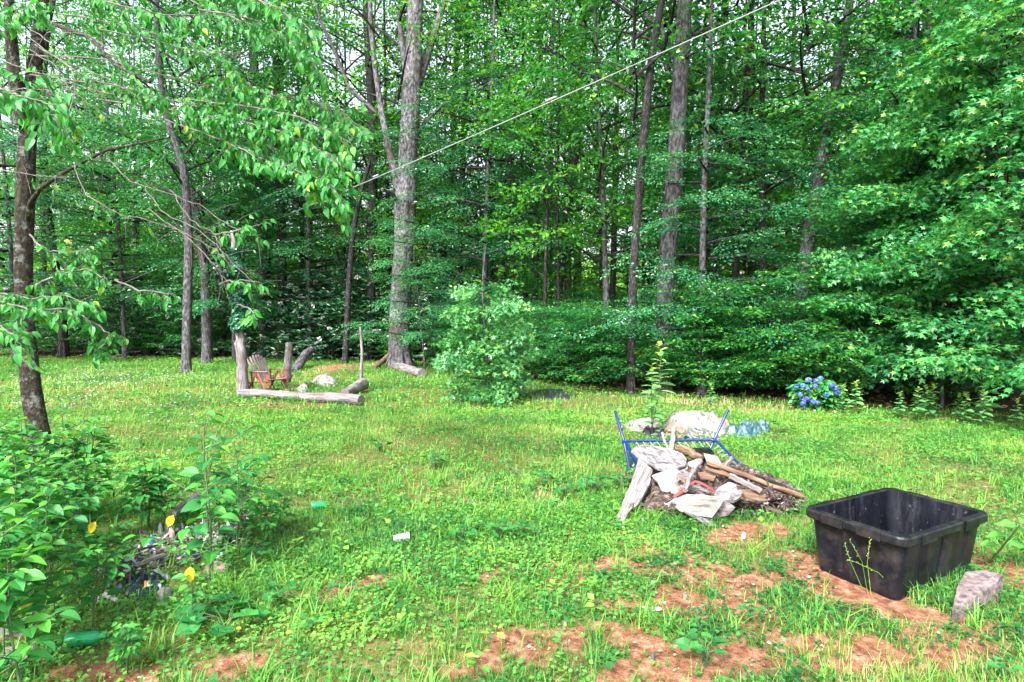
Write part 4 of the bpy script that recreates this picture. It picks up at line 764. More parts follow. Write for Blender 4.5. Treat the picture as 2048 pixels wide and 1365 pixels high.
    slab('fibre_board', cp((870, 640, .34), (950, 612, .36), (1000, 615, .36), (930, 690, .31), (880, 680, .31)), .015, M_WOODPALE, 'small pale scrap right of the oval table top', 'board')
    stick('rotten_log', cp((775, 515, .38), (840, 545, .36), (920, 580, .34), (1000, 605, .33)), [.035, .045, .04, .02], M_WOODBROWN, 'short split log resting against the back bed rail', 'log', wob=.3)
    stick('upright_stake', [(1343, 902, 6.60), (1346, 880, 6.62), (1347, 857, 6.66)], .031, M_WOODPALE, 'pale board end standing upright in front of the back bed rail', 'stake', n=4, wob=.03, Y=1)
    stick('stick', [(1336, 897, 6.62), (1328, 880, 6.65), (1325, 866, 6.7)], [.014, .014, .017], M_WOOD, 'short forked stick left of the upright board end', 'stick', Y=1)
    s = Soup(); P = np.array([at_z(*q) for q in cp((740, 960, .20), (830, 900, .25), (900, 835, .29), (940, 815, .305), (1000, 835, .295), (1090, 890, .25), (1185, 945, .20))]); s.tube(P, .022, 8, 0, .5, True, .02, flat=.45)
    single('curved_strip', s, M_RED, P[0], 'faded red curved strip arched over the front of the heap', 'strip')
    for q, r_, m_, nm, lab in (((((850, 895, .27), (880, 800, .31), (930, 700, .34), (985, 640, .37))), .02, M_LOG, 'branch', 'pale crooked branch lying across the middle of the heap'),
             ((((1240, 765, .33), (1380, 830, .28), (1520, 905, .22))), .024, M_LOG, 'branch', 'grey branch between the two brown timbers'),
             ((((1195, 690, .37), (1230, 650, .38), (1260, 610, .38))), .02, M_WOOD, 'branch', 'short stub beside the right bed rail'),
             ((((1330, 960, .20), (1450, 1000, .15), (1560, 1010, .10))), .018, M_ROT, 'branch', 'dark rotten branch along the right front of the heap'),
             ((((1480, 770, .30), (1640, 830, .22), (1750, 880, .16))), .02, M_BARKDARK, 'branch', 'dark branch behind the longest timber'),
             ((((1600, 960, .16), (1700, 950, .14), (1840, 990, .05))), .03, M_ROT, 'branch', 'rotten log end at the far right tip of the heap'),
             ((((1620, 850, .20), (1760, 880, .12), (1900, 895, .06))), .010, M_WOOD, 'stick', 'thin pale stick pointing right out of the heap'),
             ((((1370, 1010, .12), (1440, 1080, .04), (1470, 1135, .02))), .016, M_WOOD, 'stick', 'small stick sliding off the front of the heap'),
             ((((430, 1040, .05), (455, 1110, .03), (480, 1190, .02))), .012, M_WOODPALE, 'stick', 'thin pale stick beside the foot of the wide leaning plank')):
        stick(nm, cp(*q), r_, m_, lab, nm, wob=.25)
    bq = np.random.default_rng(44)
    for i in range(30):
        a0, b0 = bq.uniform(1330, 1545), bq.uniform(930, 1010)
        if b0 < 925+max(0, a0-1400)*.36: continue
        L_ = bq.uniform(35, 95); an = bq.normal(.42, .35); w_ = bq.uniform(5, 15); z0 = .30-.22*max(0, (a0-1330)/215)-.12*max(0, (b0-960)/50)+.03; z1 = max(.02, z0-.10*L_/60)
        dx, dy = L_*math.cos(an), L_*.55*math.sin(an); k1 = bq.uniform(-4, 4)
        slab('broken_board', [(a0, b0, z0), (a0+dx, b0+dy, z1), (a0+dx-k1, b0+dy+w_, z1-.02), (a0-3+k1, b0+w_, z0-.02)], bq.uniform(.012, .03), [M_WOOD, M_WOODDIRTY, M_WOODPALE, M_WOODBROWN, M_WOOD, M_ROT][i % 6], 'broken board end jutting from the right slope of the scrap heap', 'board', group='broken board ends in the scrap heap', jag=.006, seed=i)
    P = np.array([at_z(*q) for q in cp((1555, 775, .30), (1585, 830, .28), (1592, 890, .24), (1600, 950, .17))]); s = Soup(); s.tube(P, .006, 6); single('bent_wire', s, M_DARKMETAL, P[0], 'thin bent rusty wire crossing the longest timber', 'wire')
    # bark chips and splinters too small to count
    q = np.random.default_rng(5); n = 1100; t = Soup(); px = q.uniform(1268, 1600, n); py = 940+q.random(n)*92; w = (py > 938+np.maximum(0, px-1400)*.27) & ((px > 1470) | (py < 985) | (py > 1018)); px, py = px[w], py[w]
    for a, b in zip(px, py):
        z = .02+.17*max(0, 1-((b-985)/52)**2)*max(0, 1-((a-1430)/185)**2)**.5; c = at_z(a, b-10, z); d = nrm(q.normal(0, 1, 3)*[1, 1, .35]); w = nrm(np.cross(d, q.normal(0, 1, 3))); L_ = q.uniform(.02, .07)*(1+2.5*(q.random() < .1)); ww = q.uniform(.004, .018)
        h = np.cross(d, w)*.004; V = [c-d*L_-w*ww-h, c+d*L_-w*ww*.6-h, c+d*L_*.9+w*ww-h, c-d*L_*.8+w*ww-h]; V += [v+2*h for v in V]; t.add(V, [(0, 1, 2, 3), (7, 6, 5, 4), (0, 4, 5, 1), (1, 5, 6, 2), (2, 6, 7, 3), (3, 7, 4, 0)], q.random())
    CH = leaf_mat('wood_chip', [(0, (.012, .008, .007)), (.5, (.07, .05, .043)), (.8, (.16, .125, .115)), (1, (.38, .34, .33))], rough=.8, trans=0, spec=.2)
    tag(build('wood_chips', t, CH), kind='stuff')
def make_cloths():
    heap('white_blanket', [(1322, 862), (1335, 852), (1360, 846), (1410, 846), (1445, 850), (1456, 862), (1452, 872), (1400, 874), (1345, 872)], .24, M_WHITE, 'crumpled white blanket heaped behind the blue bed frame', 'blanket', nz=.035, nf=5, power=.6)
    heap('white_sheet', [(1240, 855), (1262, 846), (1295, 843), (1322, 848), (1330, 860), (1300, 864), (1258, 862)], .085, M_WHITE, 'low white sheet spread left of the big crumpled blanket', 'sheet', nz=.02, nf=6)
    heap('tan_blanket', [(1322, 872), (1330, 862), (1372, 862), (1385, 872), (1368, 882), (1340, 880)], .15, M_TAN, 'tan blanket fold peeking out under the white heap', 'blanket', nz=.015, power=.8)
    heap('dark_cloth', [(1284, 866), (1300, 858), (1326, 862), (1336, 874), (1312, 880), (1290, 876)], .10, plain('plum_cloth', (.04, .025, .05), .9), 'dark plum cloth between the white sheet and the tan blanket', 'cloth', nz=.02)
    heap('striped_blanket', [(1348, 884), (1362, 870), (1395, 866), (1432, 872), (1448, 884), (1420, 892), (1380, 892)], .11, stripes_mat(), 'striped multicoloured blanket at the front of the cloth heap', 'blanket', nz=.02, nf=5)
    def tarp():
        m, t = mat('teal_tarp'); L = t.links.new; co = nd(t, 'ShaderNodeTexCoord').outputs['Object']; n = nd(t, 'ShaderNodeTexNoise', Scale=14, Detail=6, Roughness=.7); L(co, n.inputs['Vector'])
        c = ramp(t, n.outputs[0], [(.3, (.005, .022, .028)), (.47, (.018, .065, .08)), (.56, (.075, .14, .155)), (.72, (.22, .26, .27))]); p = nd(t, 'ShaderNodeBsdfPrincipled', Roughness=.4); L(c, p.inputs['Base Color']); out(t, p.outputs[0]); return m
    heap('teal_tarp', [(1440, 872), (1452, 862), (1480, 858), (1520, 856), (1545, 855), (1538, 868), (1510, 874), (1465, 877)], .10, tarp(), 'crumpled teal and white tarp lying right of the cloth heap', 'tarp', nz=.035, nf=7)
    heap('tan_rag', [(1428, 853), (1440, 846), (1458, 850), (1462, 858), (1445, 860)], .10, M_TAN, 'small tan rag behind the right leg of the bed frame', 'rag', nz=.015)
    heap('black_tarp', [(1040, 797), (1052, 788), (1085, 784), (1130, 784), (1158, 790), (1150, 799), (1095, 802)], .07, M_SHEET, 'black plastic sheet lying on the grass right of the maple sapling', 'tarp', nz=.02, nf=2.5, power=.5)
def make_logs():
    stick('post', [(488, 793, 13.0), (484, 740, 13.0), (482, 700, 13.0), (480, 655, 13.0), (477, 560, 13.0), (470, 500, 13.0), (463, 462, 13.0)], [.125, .105, .10, .09, .07, .055, .03], M_LOG, 'old grey snag post wrapped in ivy beside the red chair', 'post', Y=1, wob=.12, n=14)
    s = Soup(); q = np.random.default_rng(3); n = 4200; t = q.random(n); py = 660-165*t; Px = np.interp(py, [462, 500, 560, 655], [463, 470, 477, 480]); a = q.uniform(0, 6.28, n); r_ = q.uniform(.05, .17, n)*(1.05-.4*t)*(1+.22*np.sin(t*19))
    C = np.array([at_y(x, y, 13.0) for x, y in zip(Px, py)])+np.stack([r_*np.cos(a), r_*np.sin(a), 0*a], 1); D = np.stack([np.cos(a)*.6+q.normal(0, .3, n), np.sin(a)*.6+q.normal(0, .3, n), -np.ones(n)*.7], 1); N = np.stack([np.cos(a), np.sin(a), .5+0*a], 1)
    s.leaves(C, D, N, q.uniform(.035, .075, n), TH, FH, q.random(n)*.8)
    G_IVY = leaf_mat('ivy_leaf', [(0, (.008, .055, .028)), (.6, (.018, .12, .055)), (1, (.05, .22, .08))], rough=.3, trans=.15)
    single('ivy', s, G_IVY, C.mean(0), 'dark bluish ivy clothing the top of the snag post', 'ivy')
    s = Soup(); n = 260; C = at_y(447, 548, 12.6)+q.normal(0, .07, (n, 3))*[1, 1, 1.2]; s.leaves(C, nrm(q.normal(0, 1, (n, 3))-[0, 0, .6]), nrm(q.normal(0, 1, (n, 3))+[0, 0, .8]), .08, TH, FH, q.random(n)*.1)
    s.tube([at_y(447, 548, 12.6), at_y(466, 552, 12.85), at_y(476, 556, 13)], .015, 5, 1); single('leaf_clump', s, [G_RHODO, M_BARKDARK], at_y(447, 548, 12.6), 'dark leaf clump hanging left of the snag post', 'leaf clump')
    g0 = gp(480, 797); g1 = gp(722, 812); zz = .085
    P = [g0+(g1-g0)*t+np.array([0, .10*math.sin(t*3.1), .10+.015*math.sin(t*9)]) for t in np.linspace(0, 1, 16)]; s = Soup(); s.tube(P, np.linspace(.075, .10, 16)*(1+.06*np.sin(np.linspace(0, 12, 16))), 16, 0, .5, True, .1); single('log', s, M_LOG, g0, 'long pale barkless log at the front of the log ring', 'log')
    g0 = gp(690, 800); g1 = gp(727, 784); P = [g0+(g1-g0)*t+np.array([0, 0, .12+.05*t]) for t in np.linspace(0, 1, 8)]; s = Soup(); s.tube(P, np.linspace(.09, .13, 8), 14, 0, .5, True, .15); single('log', s, M_LOG, g0, 'short thick log lying along the right side of the log ring', 'log')
    stick('post', [(573, 765, 14.3), (575, 740, 14.3), (576, 710, 14.3), (578, 686, 14.3)], [.095, .085, .08, .075], M_LOG, 'short grey post standing right behind the red chair', 'post', Y=1, n=14)
    stick('pole', [(722, 778, 13.9), (723, 735, 13.9), (724, 700, 13.9), (722, 672, 13.9), (720, 654, 13.9)], [.04, .037, .033, .03, .025], M_LOG, 'thin crooked pole standing at the right corner of the log ring', 'pole', Y=1, n=9, wob=.2)
    g0, g1 = gp(790, 742), gp(844, 757); P = [g0+(g1-g0)*t+np.array([0, 0, .16-.04*t]) for t in np.linspace(0, 1, 8)]; s = Soup(); s.tube(P, np.linspace(.13, .12, 8), 12, 0, .5, True, .15); single('log', s, M_LOG, g0, 'short grey log lying at the foot of the pale ash', 'log')
    g0, g1 = gp(749, 741), gp(778, 730); s = Soup(); s.tube([g0+[0, 0, .05], (g0+g1)/2+[0, 0, .16], g1+[0, 0, .3]], [.06, .08, .09], 8, 0, .5, True, .2); single('log', s, M_WOODBROWN, g0, 'curved root stump left of the ash roots', 'stump')
    stick('log', [(588, 746, 18.0), (604, 720, 18.6), (622, 700, 19.4)], [.14, .13, .12], M_BARK, 'leaning grey log at the dark wood edge behind the post', 'log', Y=1)
    stick('branch', [(568, 782, .04), (600, 776, .10), (625, 768, .06)], .028, M_WOODBROWN, 'thick brown stick inside the log ring', 'branch')
    stick('branch', [(585, 776, .10), (622, 766, .08)], .018, M_WOOD, 'thin pale stick above the brown stick in the log ring', 'branch')
    heap('white_rag', [(592, 786), (600, 779), (612, 776), (618, 784), (605, 790)], .13, M_WHITE, 'white rag lying behind the front log', 'rag', nz=.02, segs=40)
    heap('pale_stone', [(622, 768), (632, 762), (655, 761), (678, 768), (670, 774), (640, 772)], .20, M_WHITE, 'long pale boulder at the back of the log ring', 'boulder', nz=.015, segs=48, nf=3)
    # the reclining glider chair
    c = gp(538, 787); root = thing('garden_chair', c, 'faded red wooden garden chair with fan back facing right beside the snag post', 'chair'); root.rotation_euler = (0, 0, R(-118)); k = .80
    sc = lambda p: np.array(p, float)*k
    def bx(s, a, b, w, t_): # plank from a to b
        a, b = sc(a), sc(b); s.tube([a, b], [w*k/2]*2, 4, 0, .5, True, 0, smooth=False, flat=t_/w)
    def add(nm, s, m): o = build(nm, s, m); o.parent = root
    s = Soup()
    for i in range(7):
        x = (i-3)*.078; top = 1.02-.012*(i-3)**2; bx(s, (x*.85, -.20, .40), (x*1.18, -.50, top), .07, .018)
    add('backrest', s, M_FADE); s = Soup()
    for i in range(6): y = .30-i*.092; bx(s, (-.28, y, .40-.015*i), (.28, y, .40-.015*i), .08, .02)
    add('seat', s, M_FADE)
    for sx in (-1, 1):
        s = Soup(); bx(s, (sx*.33, .36, .62), (sx*.33, -.36, .60), .10, .025); add('arm', s, M_FADE if sx > 0 else M_RED)
        s = Soup(); bx(s, (sx*.31, .30, .20), (sx*.31, .28, .61), .08, .03); bx(s, (sx*.31, -.25, .2), (sx*.31, -.30, .6), .08, .03); bx(s, (sx*.31, .36, .36), (sx*.31, -.40, .30), .09, .03); add('side_frame', s, M_RED)
        s = Soup(); bx(s, (sx*.36, .0, .56), (sx*.36, .34, .03), .08, .03); bx(s, (sx*.36, -.06, .56), (sx*.36, -.42, .03), .08, .03); bx(s, (sx*.37, .40, .05), (sx*.37, -.48, .05), .09, .04); add('base_leg', s, M_RED)
        s = Soup(); s.tube([sc((sx*.335, .2, .45)), sc((sx*.335, .1, .25)), sc((sx*.335, .22, .1))], .01, 6); s.tube([sc((sx*.335, -.2, .45)), sc((sx*.335, -.28, .25)), sc((sx*.335, -.18, .1))], .01, 6); add('swing_bracket', s, M_DARKMETAL)
    s = Soup(); bx(s, (-.36, .34, .06), (.36, .34, .06), .09, .03); bx(s, (-.36, -.42, .06), (.36, -.42, .06), .09, .03); add('stretcher', s, M_RED)
def make_small():
    G_ = plain('green_plastic', (.015, .26, .09), .25); Wm = plain('white_plastic', (.42, .43, .45), .4); B_ = plain('blue_plastic', (.02, .12, .5), .3); O_ = plain('orange_plastic', (.75, .16, .03), .5)
    K_ = plain('grey_rag', (.08, .075, .09), .9); P_ = plain('pink_paper', (.33, .2, .18), .9); N_ = rough_mat('dark_carpet', [(.35, (.003, .008, .014)), (.6, (.006, .022, .03)), (.7, (.12, .12, .12))], scale=(60, 60, 60), rough=.9, coord='obj')
    def bottle(px, py, z, az, L, r_, m, lab, cat='bottle'):
        p = at_z(px, py, z); d = np.array([math.cos(az), math.sin(az), 0]); s = Soup(); u = [0, .02, .06, .3, .5, .52, .7, .76, .88, .9, 1]; w = [.55, .9, 1, 1, .97, .94, .97, .9, .42, .38, .38]
        s.tube([p+d*L*(a-.5) for a in u], [r_*b for b in w], 16, 0, .5, True, .03); root = single('plastic_bottle', s, m, p, lab, cat); return root
    bottle(172, 1277, .045, .25, .19, .036, G_, 'green plastic bottle half hidden in weeds at the bottom left')
    bottle(640, 1011, .04, .3, .15, .034, G_, 'green plastic bottle lying on the lawn beyond the leafy weeds')
    def cup(px, py, lab):
        p = at_z(px, py, .03); d = np.array([.97, .2, .03]); s = Soup(); s.tube([p-d*.06, p+d*.045, p+d*.06], [.026, .036, .038], 16, 0, .5, True, .1); single('foam_cup', s, Wm, p, lab, 'cup')
    cup(803, 1077, 'crushed white cup lying in the grass in the middle foreground')
    slab('paper_scrap', [(1276, 1214, .02), (1318, 1213, .03), (1322, 1221, .02), (1280, 1222, .02)], .004, Wm, 'white paper strip lying on the bare clay', 'paper')
    slab('bark_chip', [(908, 1008, .04), (936, 995, .05), (942, 1000, .05), (920, 1013, .03)], .015, plain('reddish_bark', (.13, .06, .055), .9), 'reddish bark chip standing out in the green lawn', 'bark')
    for px, py, a, lab in ((1303, 1236, 1, 'white pebble below the paper strip on the clay'), (1370, 1192, 2, 'round tan pebble on the clay above the paper strip'), (1130, 1250, 3, 'round pinkish pebble at the left of the clay patch'), (748, 1238, 4, 'small white pebble in the foreground grass'), (1305, 1315, 5, 'grey pebble near the bottom of the clay patch'), (1487, 1072, 6, 'white pebble on the clay below the scrap heap')):
        heap('pebble', [(px-5, py), (px-3, py-4), (px+3, py-4), (px+6, py), (px+3, py+3), (px-3, py+3)], .022, Wm if a in (1, 4, 6) else (M_TAN if a < 4 else K_), lab, 'pebble', nz=.001, segs=20, rings=6)
    # rubbish under the leafy weeds on the left
    cc = lambda *q: [(180+a/5.39, 1000+b/5.39, z) for a, b, z in q]
    heap('carpet_scrap', [(245, 1190), (262, 1165), (300, 1158), (335, 1165), (345, 1182), (310, 1200), (265, 1205)], .05, N_, 'dark speckled carpet scrap under the leafy weeds', 'carpet', nz=.02, nf=8)
    heap('orange_scrap', [(282, 1180), (288, 1173), (297, 1175), (298, 1182), (290, 1186)], .06, O_, 'bright orange plastic scrap on the dark carpet', 'scrap', nz=.004, segs=24, rings=7)
    heap('rag', [(310, 1205), (315, 1190), (335, 1184), (350, 1186), (345, 1196), (325, 1210)], .05, M_WHITE, 'white rag at the near edge of the dark carpet', 'rag', nz=.02, segs=40)
    heap('cardboard', [(405, 1145), (412, 1132), (440, 1128), (462, 1132), (460, 1146), (430, 1153)], .035, P_, 'pinkish cardboard piece at the right end of the rubbish', 'cardboard', nz=.006, nf=3)
    heap('rag', [(495, 1110), (505, 1100), (530, 1094), (532, 1098), (515, 1108), (500, 1113)], .045, K_, 'dark grey rag in the grass right of the rubbish', 'rag', nz=.01, segs=40)
    heap('rubbish_heap', [(200, 1160), (230, 1110), (290, 1078), (360, 1056), (430, 1044), (503, 1038), (512, 1060), (475, 1092), (410, 1118), (330, 1148), (250, 1175)], .03, rough_mat('mixed_rubbish', [(.3, (.008, .006, .006)), (.45, (.045, .034, .034)), (.57, (.15, .125, .13)), (.67, (.38, .36, .38))], scale=(22, 22, 22), coord='obj', bump=1, dist=.02), 'long low heap of mixed rubbish half buried beneath the leafy weeds', 'rubbish', nz=.008, nf=9)
    lq = np.random.default_rng(61); ls = Soup()
    for i in range(900):
        u = lq.random(); px = 215+290*u+lq.normal(0, 8); py = 1150-100*u+lq.normal(0, 15+8*(1-u)); c = gp(px, py)+[0, 0, .02+.035*lq.random()]; d = nrm(lq.normal(0, 1, 3)*[1, 1, .35]); w = nrm(np.cross(d, lq.normal(0, .5, 3)+[0, 0, 1])); h = np.cross(d, w)*.002
        L_ = lq.uniform(.008, .035)*(1+2*(lq.random() < .08)); ww = lq.uniform(.004, .018); V = [c-d*L_-w*ww-h, c+d*L_-w*ww*.7-h, c+d*L_*.8+w*ww-h, c-d*L_*.9+w*ww-h]; V += [v+2*h for v in V]
        ls.add(V, [(0, 1, 2, 3), (7, 6, 5, 4), (0, 4, 5, 1), (1, 5, 6, 2), (2, 6, 7, 3), (3, 7, 4, 0)], lq.random())
    tag(build('litter', ls, leaf_mat('rubbish_bits', [(0, (.01, .01, .014)), (.35, (.05, .032, .026)), (.55, (.14, .10, .085)), (.72, (.26, .22, .22)), (.86, (.45, .44, .46)), (.95, (.05, .12, .3)), (1, (.3, .05, .03))], rough=.6, trans=0, spec=.3, var=0)), kind='stuff')
    stick('metal_bar', cc((520, 545, .13), (860, 440, .13)), .008, M_DARKMETAL, 'dark metal bar lying across the rubbish heap', 'bar', wob=0)
    stick('branch', [(345, 1028, .16), (372, 1010, .16), (396, 990, .18)], [.03, .035, .03], M_WOOD, 'broken grey branch showing between the leafy weeds', 'branch')
    stick('branch', cc((500, 705, .07), (700, 620, .08), (800, 590, .08)), .014, M_WOOD, 'pale stick lying on the near side of the rubbish heap', 'branch')
    q = np.random.default_rng(8); cols = [('white', Wm), ('blue', B_), ('green', G_), ('grey', K_), ('pale pink', P_)]
    for a, b, ci in ((830, 370, 0), (890, 350, 0), (1000, 335, 0), (1140, 350, 0), (1220, 330, 0), (1290, 400, 0), (1340, 415, 0), (1090, 470, 3), (1300, 480, 1), (670, 545, 1), (540, 600, 0), (380, 640, 4), (1600, 435, 2), (1640, 340, 3), (1400, 330, 4), (1480, 410, 4), (1000, 520, 3), (800, 730, 3), (700, 880, 4), (1380, 670, 0), (150, 655, 3), (880, 450, 4), (95, 1100, 0), (760, 400, 0), (940, 400, 3), (1060, 390, 0), (1180, 420, 1), (1240, 520, 0), (620, 640, 3), (460, 700, 0), (560, 760, 4), (920, 600, 0), (1120, 560, 4), (330, 760, 0), (250, 820, 3), (840, 840, 0), (640, 980, 0), (760, 1010, 0), (1500, 340, 0), (1560, 380, 3)):
        px, py = 180+a/5.39, 1000+b/5.39; w = q.uniform(4, 9); w2 = w*.5; h0 = q.uniform(.05, .11)*(1+1.0*(205 < px < 500 and 1045 < py < 1110))
        heap('litter_scrap', [(px-w, py+q.uniform(-1, 2)), (px-w*.4, py-w2), (px+w*.6, py-w2*q.uniform(.6, 1)), (px+w, py+1), (px+w*.3, py+w2), (px-w*.5, py+w2)], h0*.55, cols[ci][1], cols[ci][0]+' litter scrap in the rubbish beneath the leafy weeds', 'litter', group=cols[ci][0]+' litter scraps in the rubbish', nz=.012, segs=22, rings=6, nf=14)
    slab('grey_board', [(-30, 1245, .05), (30, 1235, .05), (52, 1250, .04), (50, 1270, .03), (-30, 1285, .03)], .03, plain('taupe_board', (.14, .12, .11), .8), 'taupe board cut by the left edge under the weeds', 'board')
    slab('grey_board', [(-30, 1302, .04), (38, 1290, .05), (56, 1315, .03), (40, 1330, .02), (-30, 1335, .02)], .03, plain('taupe_board_two', (.16, .14, .13), .8), 'taupe slab below the board at the bottom left corner', 'board')
    # blue bucket cut by the right edge
    p = at_z(2082, 982, .11); s = Soup(); s.tube([p-[.02, -.08, 0], p+[.0, -.02, .0], p+[.02, -.12, .0]], [.09, .125, .13], 24, 0, .5); s.tube([p+[.02, -.12, 0], p+[.023, -.135, 0]], .138, 24, 1, .5)
    single('blue_bucket', s, [plain('bucket_blue', (.03, .2, .55), .35), M_BLACK], p, 'blue bucket with dark rim lying at the right edge of the lawn', 'bucket')
    # overhead cable
    A = at_y(1800, -107, 8.0); B = at_y(553, 439, 22.8); s = Soup(); t = np.linspace(0, 1, 30)[:, None]; P = A+(B-A)*t-np.array([0, 0, 1])*.06*(t*(1-t)*4); root = thing('overhead_cable', A, 'white overhead cable slanting down into the woods from the upper right', 'cable')
    cab = plain('cable_white', (.30, .30, .32), .5, .1); s.tube(P, np.linspace(.008, .014, 30), 8); build('cable', s, cab, root)
    for x, y, Yc in ((1100, 197, 0), (755, 351, 0), (552, 440, 0)):
        tt = (x-550)/1250; # find the matching point along the cable
        best = min(range(300), key=lambda i: abs((CX+FPX*(A+(B-A)*(i/299))[0]/(A+(B-A)*(i/299))[1])-x)); pc = A+(B-A)*(best/299); s = Soup(); dd = nrm(B-A); s.tube([pc-dd*.15, pc-dd*.1, pc+dd*.1, pc+dd*.15], [.012, .024, .024, .012], 8); build('splice', s, cab, root)
    C_ = at_y(70, 640, 20.0); s = Soup(); P = B+(C_-B)*t; s.tube(P, .008, 6); single('guy_wire', s, plain('wire_grey', (.13, .14, .13), .6), B, 'thin grey wire running down left from the far end of the white cable', 'wire')
# ------------------------------------------------------------------ near plants
def weed(seed, H, leaf, lev, spread=.16, stems=1, top=.45):
    """upright leafy weed: pairs of ovate leaves in tiers, densest at the top"""
    q = np.random.default_rng(seed); s = Soup(); b = Soup(); P, D, N, S, C = [], [], [], [], []
    for k in range(stems):
        a0 = q.uniform(0, 6.28); lean = q.uniform(.05, .25)*(k > 0)+.05; h = H*q.uniform(.75, 1) if k else H
        f = lambda t: np.array([math.cos(a0)*lean*H*t*t+.02*math.sin(5*t+k), math.sin(a0)*lean*H*t*t+.02*math.cos(4*t), h*t])
        b.tube([f(t) for t in np.linspace(0, 1, 8)], np.linspace(.006, .0025, 8), 5)
        for i in range(lev):
            t = 1-top-.15+(top+.15)*(i/(lev-1))**.8 if lev > 1 else 1; c = f(min(t, 1)); a = a0+i*1.571+q.normal(0, .25); sz = leaf*(1.15-.55*(i/(lev-1))**2)
            for sd in (0, math.pi):
                aa = a+sd+q.normal(0, .2); d = np.array([math.cos(aa), math.sin(aa), q.uniform(-.15, .35)]); pet = sz*q.uniform(.25, .6)*(1.2-t*.6)
                e = c+d*pet; b.tube([c, e], .0018, 3, 0, .5, False); P.append(e); D.append(d+[0, 0, -.12]); N.append((q.normal(0, .3), q.normal(-.2, .3), 1)); S.append(sz*q.uniform(.8, 1.15)); C.append(q.uniform(0, .8) if i < lev-2 else q.uniform(.6, .95))
            if q.random() < .75 and t < .93:                                     # side shoot with its own leaves
                aa = a+1.57+q.normal(0, .3); d = np.array([math.cos(aa), math.sin(aa), .45]); L = spread*q.uniform(.5, 1.3); e = c+d*L; b.tube([c, (c+e)/2+[0, 0, -.01], e], .003, 4, 0, .5, False)
                for j in range(5):
                    u = .45+.55*j/4; a3 = aa+(1 if j % 2 else -1)*q.uniform(.5, 1.2) if j < 4 else aa; dd = np.array([math.cos(a3), math.sin(a3), q.uniform(-.2, .25)])
                    P.append(c+d*L*u+dd*.015); D.append(dd); N.append((q.normal(0, .25), q.normal(0, .25), 1)); S.append(leaf*q.uniform(.55, .9)); C.append(q.uniform(.1, .9))
    s.leaves(np.array(P), np.array(D), np.array(N), np.array(S), TO, FO, np.array(C)); return [Proto(build('foliage', s, G_WEED)), Proto(build('stem', b, M_STEM))]
UPR_MAT = []
def upright(seed, H, leaf, n, curve=.1):
    q = np.random.default_rng(seed); s = Soup(); b = Soup(); a0 = q.uniform(0, 6.28); f = lambda t: np.array([math.cos(a0)*curve*H*math.sin(2.2*t), math.sin(a0)*curve*H*math.sin(2.2*t), H*t]); b.tube([f(t) for t in np.linspace(0, 1, 9)], np.linspace(.009, .003, 9), 5)
    t = np.linspace(.18, 1, n); a = np.arange(n)*2.4+q.normal(0, .2, n); P = np.array([f(k) for k in t]); D = np.stack([np.cos(a), np.sin(a), .45-.5*q.random(n)+.4*(t > .85)], 1)
    s.leaves(P, D, np.stack([q.normal(0, .2, n), q.normal(0, .2, n), np.ones(n)], 1), leaf*1.6*(1.15-.6*t**2)*q.uniform(.8, 1.1, n), TOD*[1.0, 1, .5], FOD, np.clip(.2+.8*t**3+q.normal(0, .12, n), 0, 1)); return [Proto(build('foliage', s, UPR_MAT[0])), Proto(build('stem', b, M_STEM))]
def rosette(seed, n, leaf, H, m=None, T=TH, F=FH):
    q = np.random.default_rng(seed); s = Soup(); b = Soup(); a = np.arange(n)*2.4+q.normal(0, .3, n); P = []
    for i in range(n):
        r_ = leaf*q.uniform(.5, 1.2); e = np.array([math.cos(a[i])*r_, math.sin(a[i])*r_, H*q.uniform(.4, 1)]); b.tube([(0, 0, -.01), e*[.4, .4, .8], e], .003, 4, 0, .5, False); P.append(e)
    D = np.stack([np.cos(a), np.sin(a), q.uniform(-.4, .1, n)], 1); s.leaves(np.array(P), D, np.stack([q.normal(0, .3, n), q.normal(0, .3, n)-.15, np.ones(n)], 1), leaf*q.uniform(.7, 1.1, n), T, F, q.random(n)*.6)
    return [Proto(build('leaves', s, m or G_WEED)), Proto(build('stalks', b, M_STEM))]
def put(pr, name, x, y, rz, sc, label, cat, group=None, dz=0):
    g = thing(name, (x, y, float(terrain(x, y))+dz), label, cat, group); g.rotation_euler = (0, 0, rz)
    for p in pr: p.give(g, sc=(sc, sc, sc))
    return g
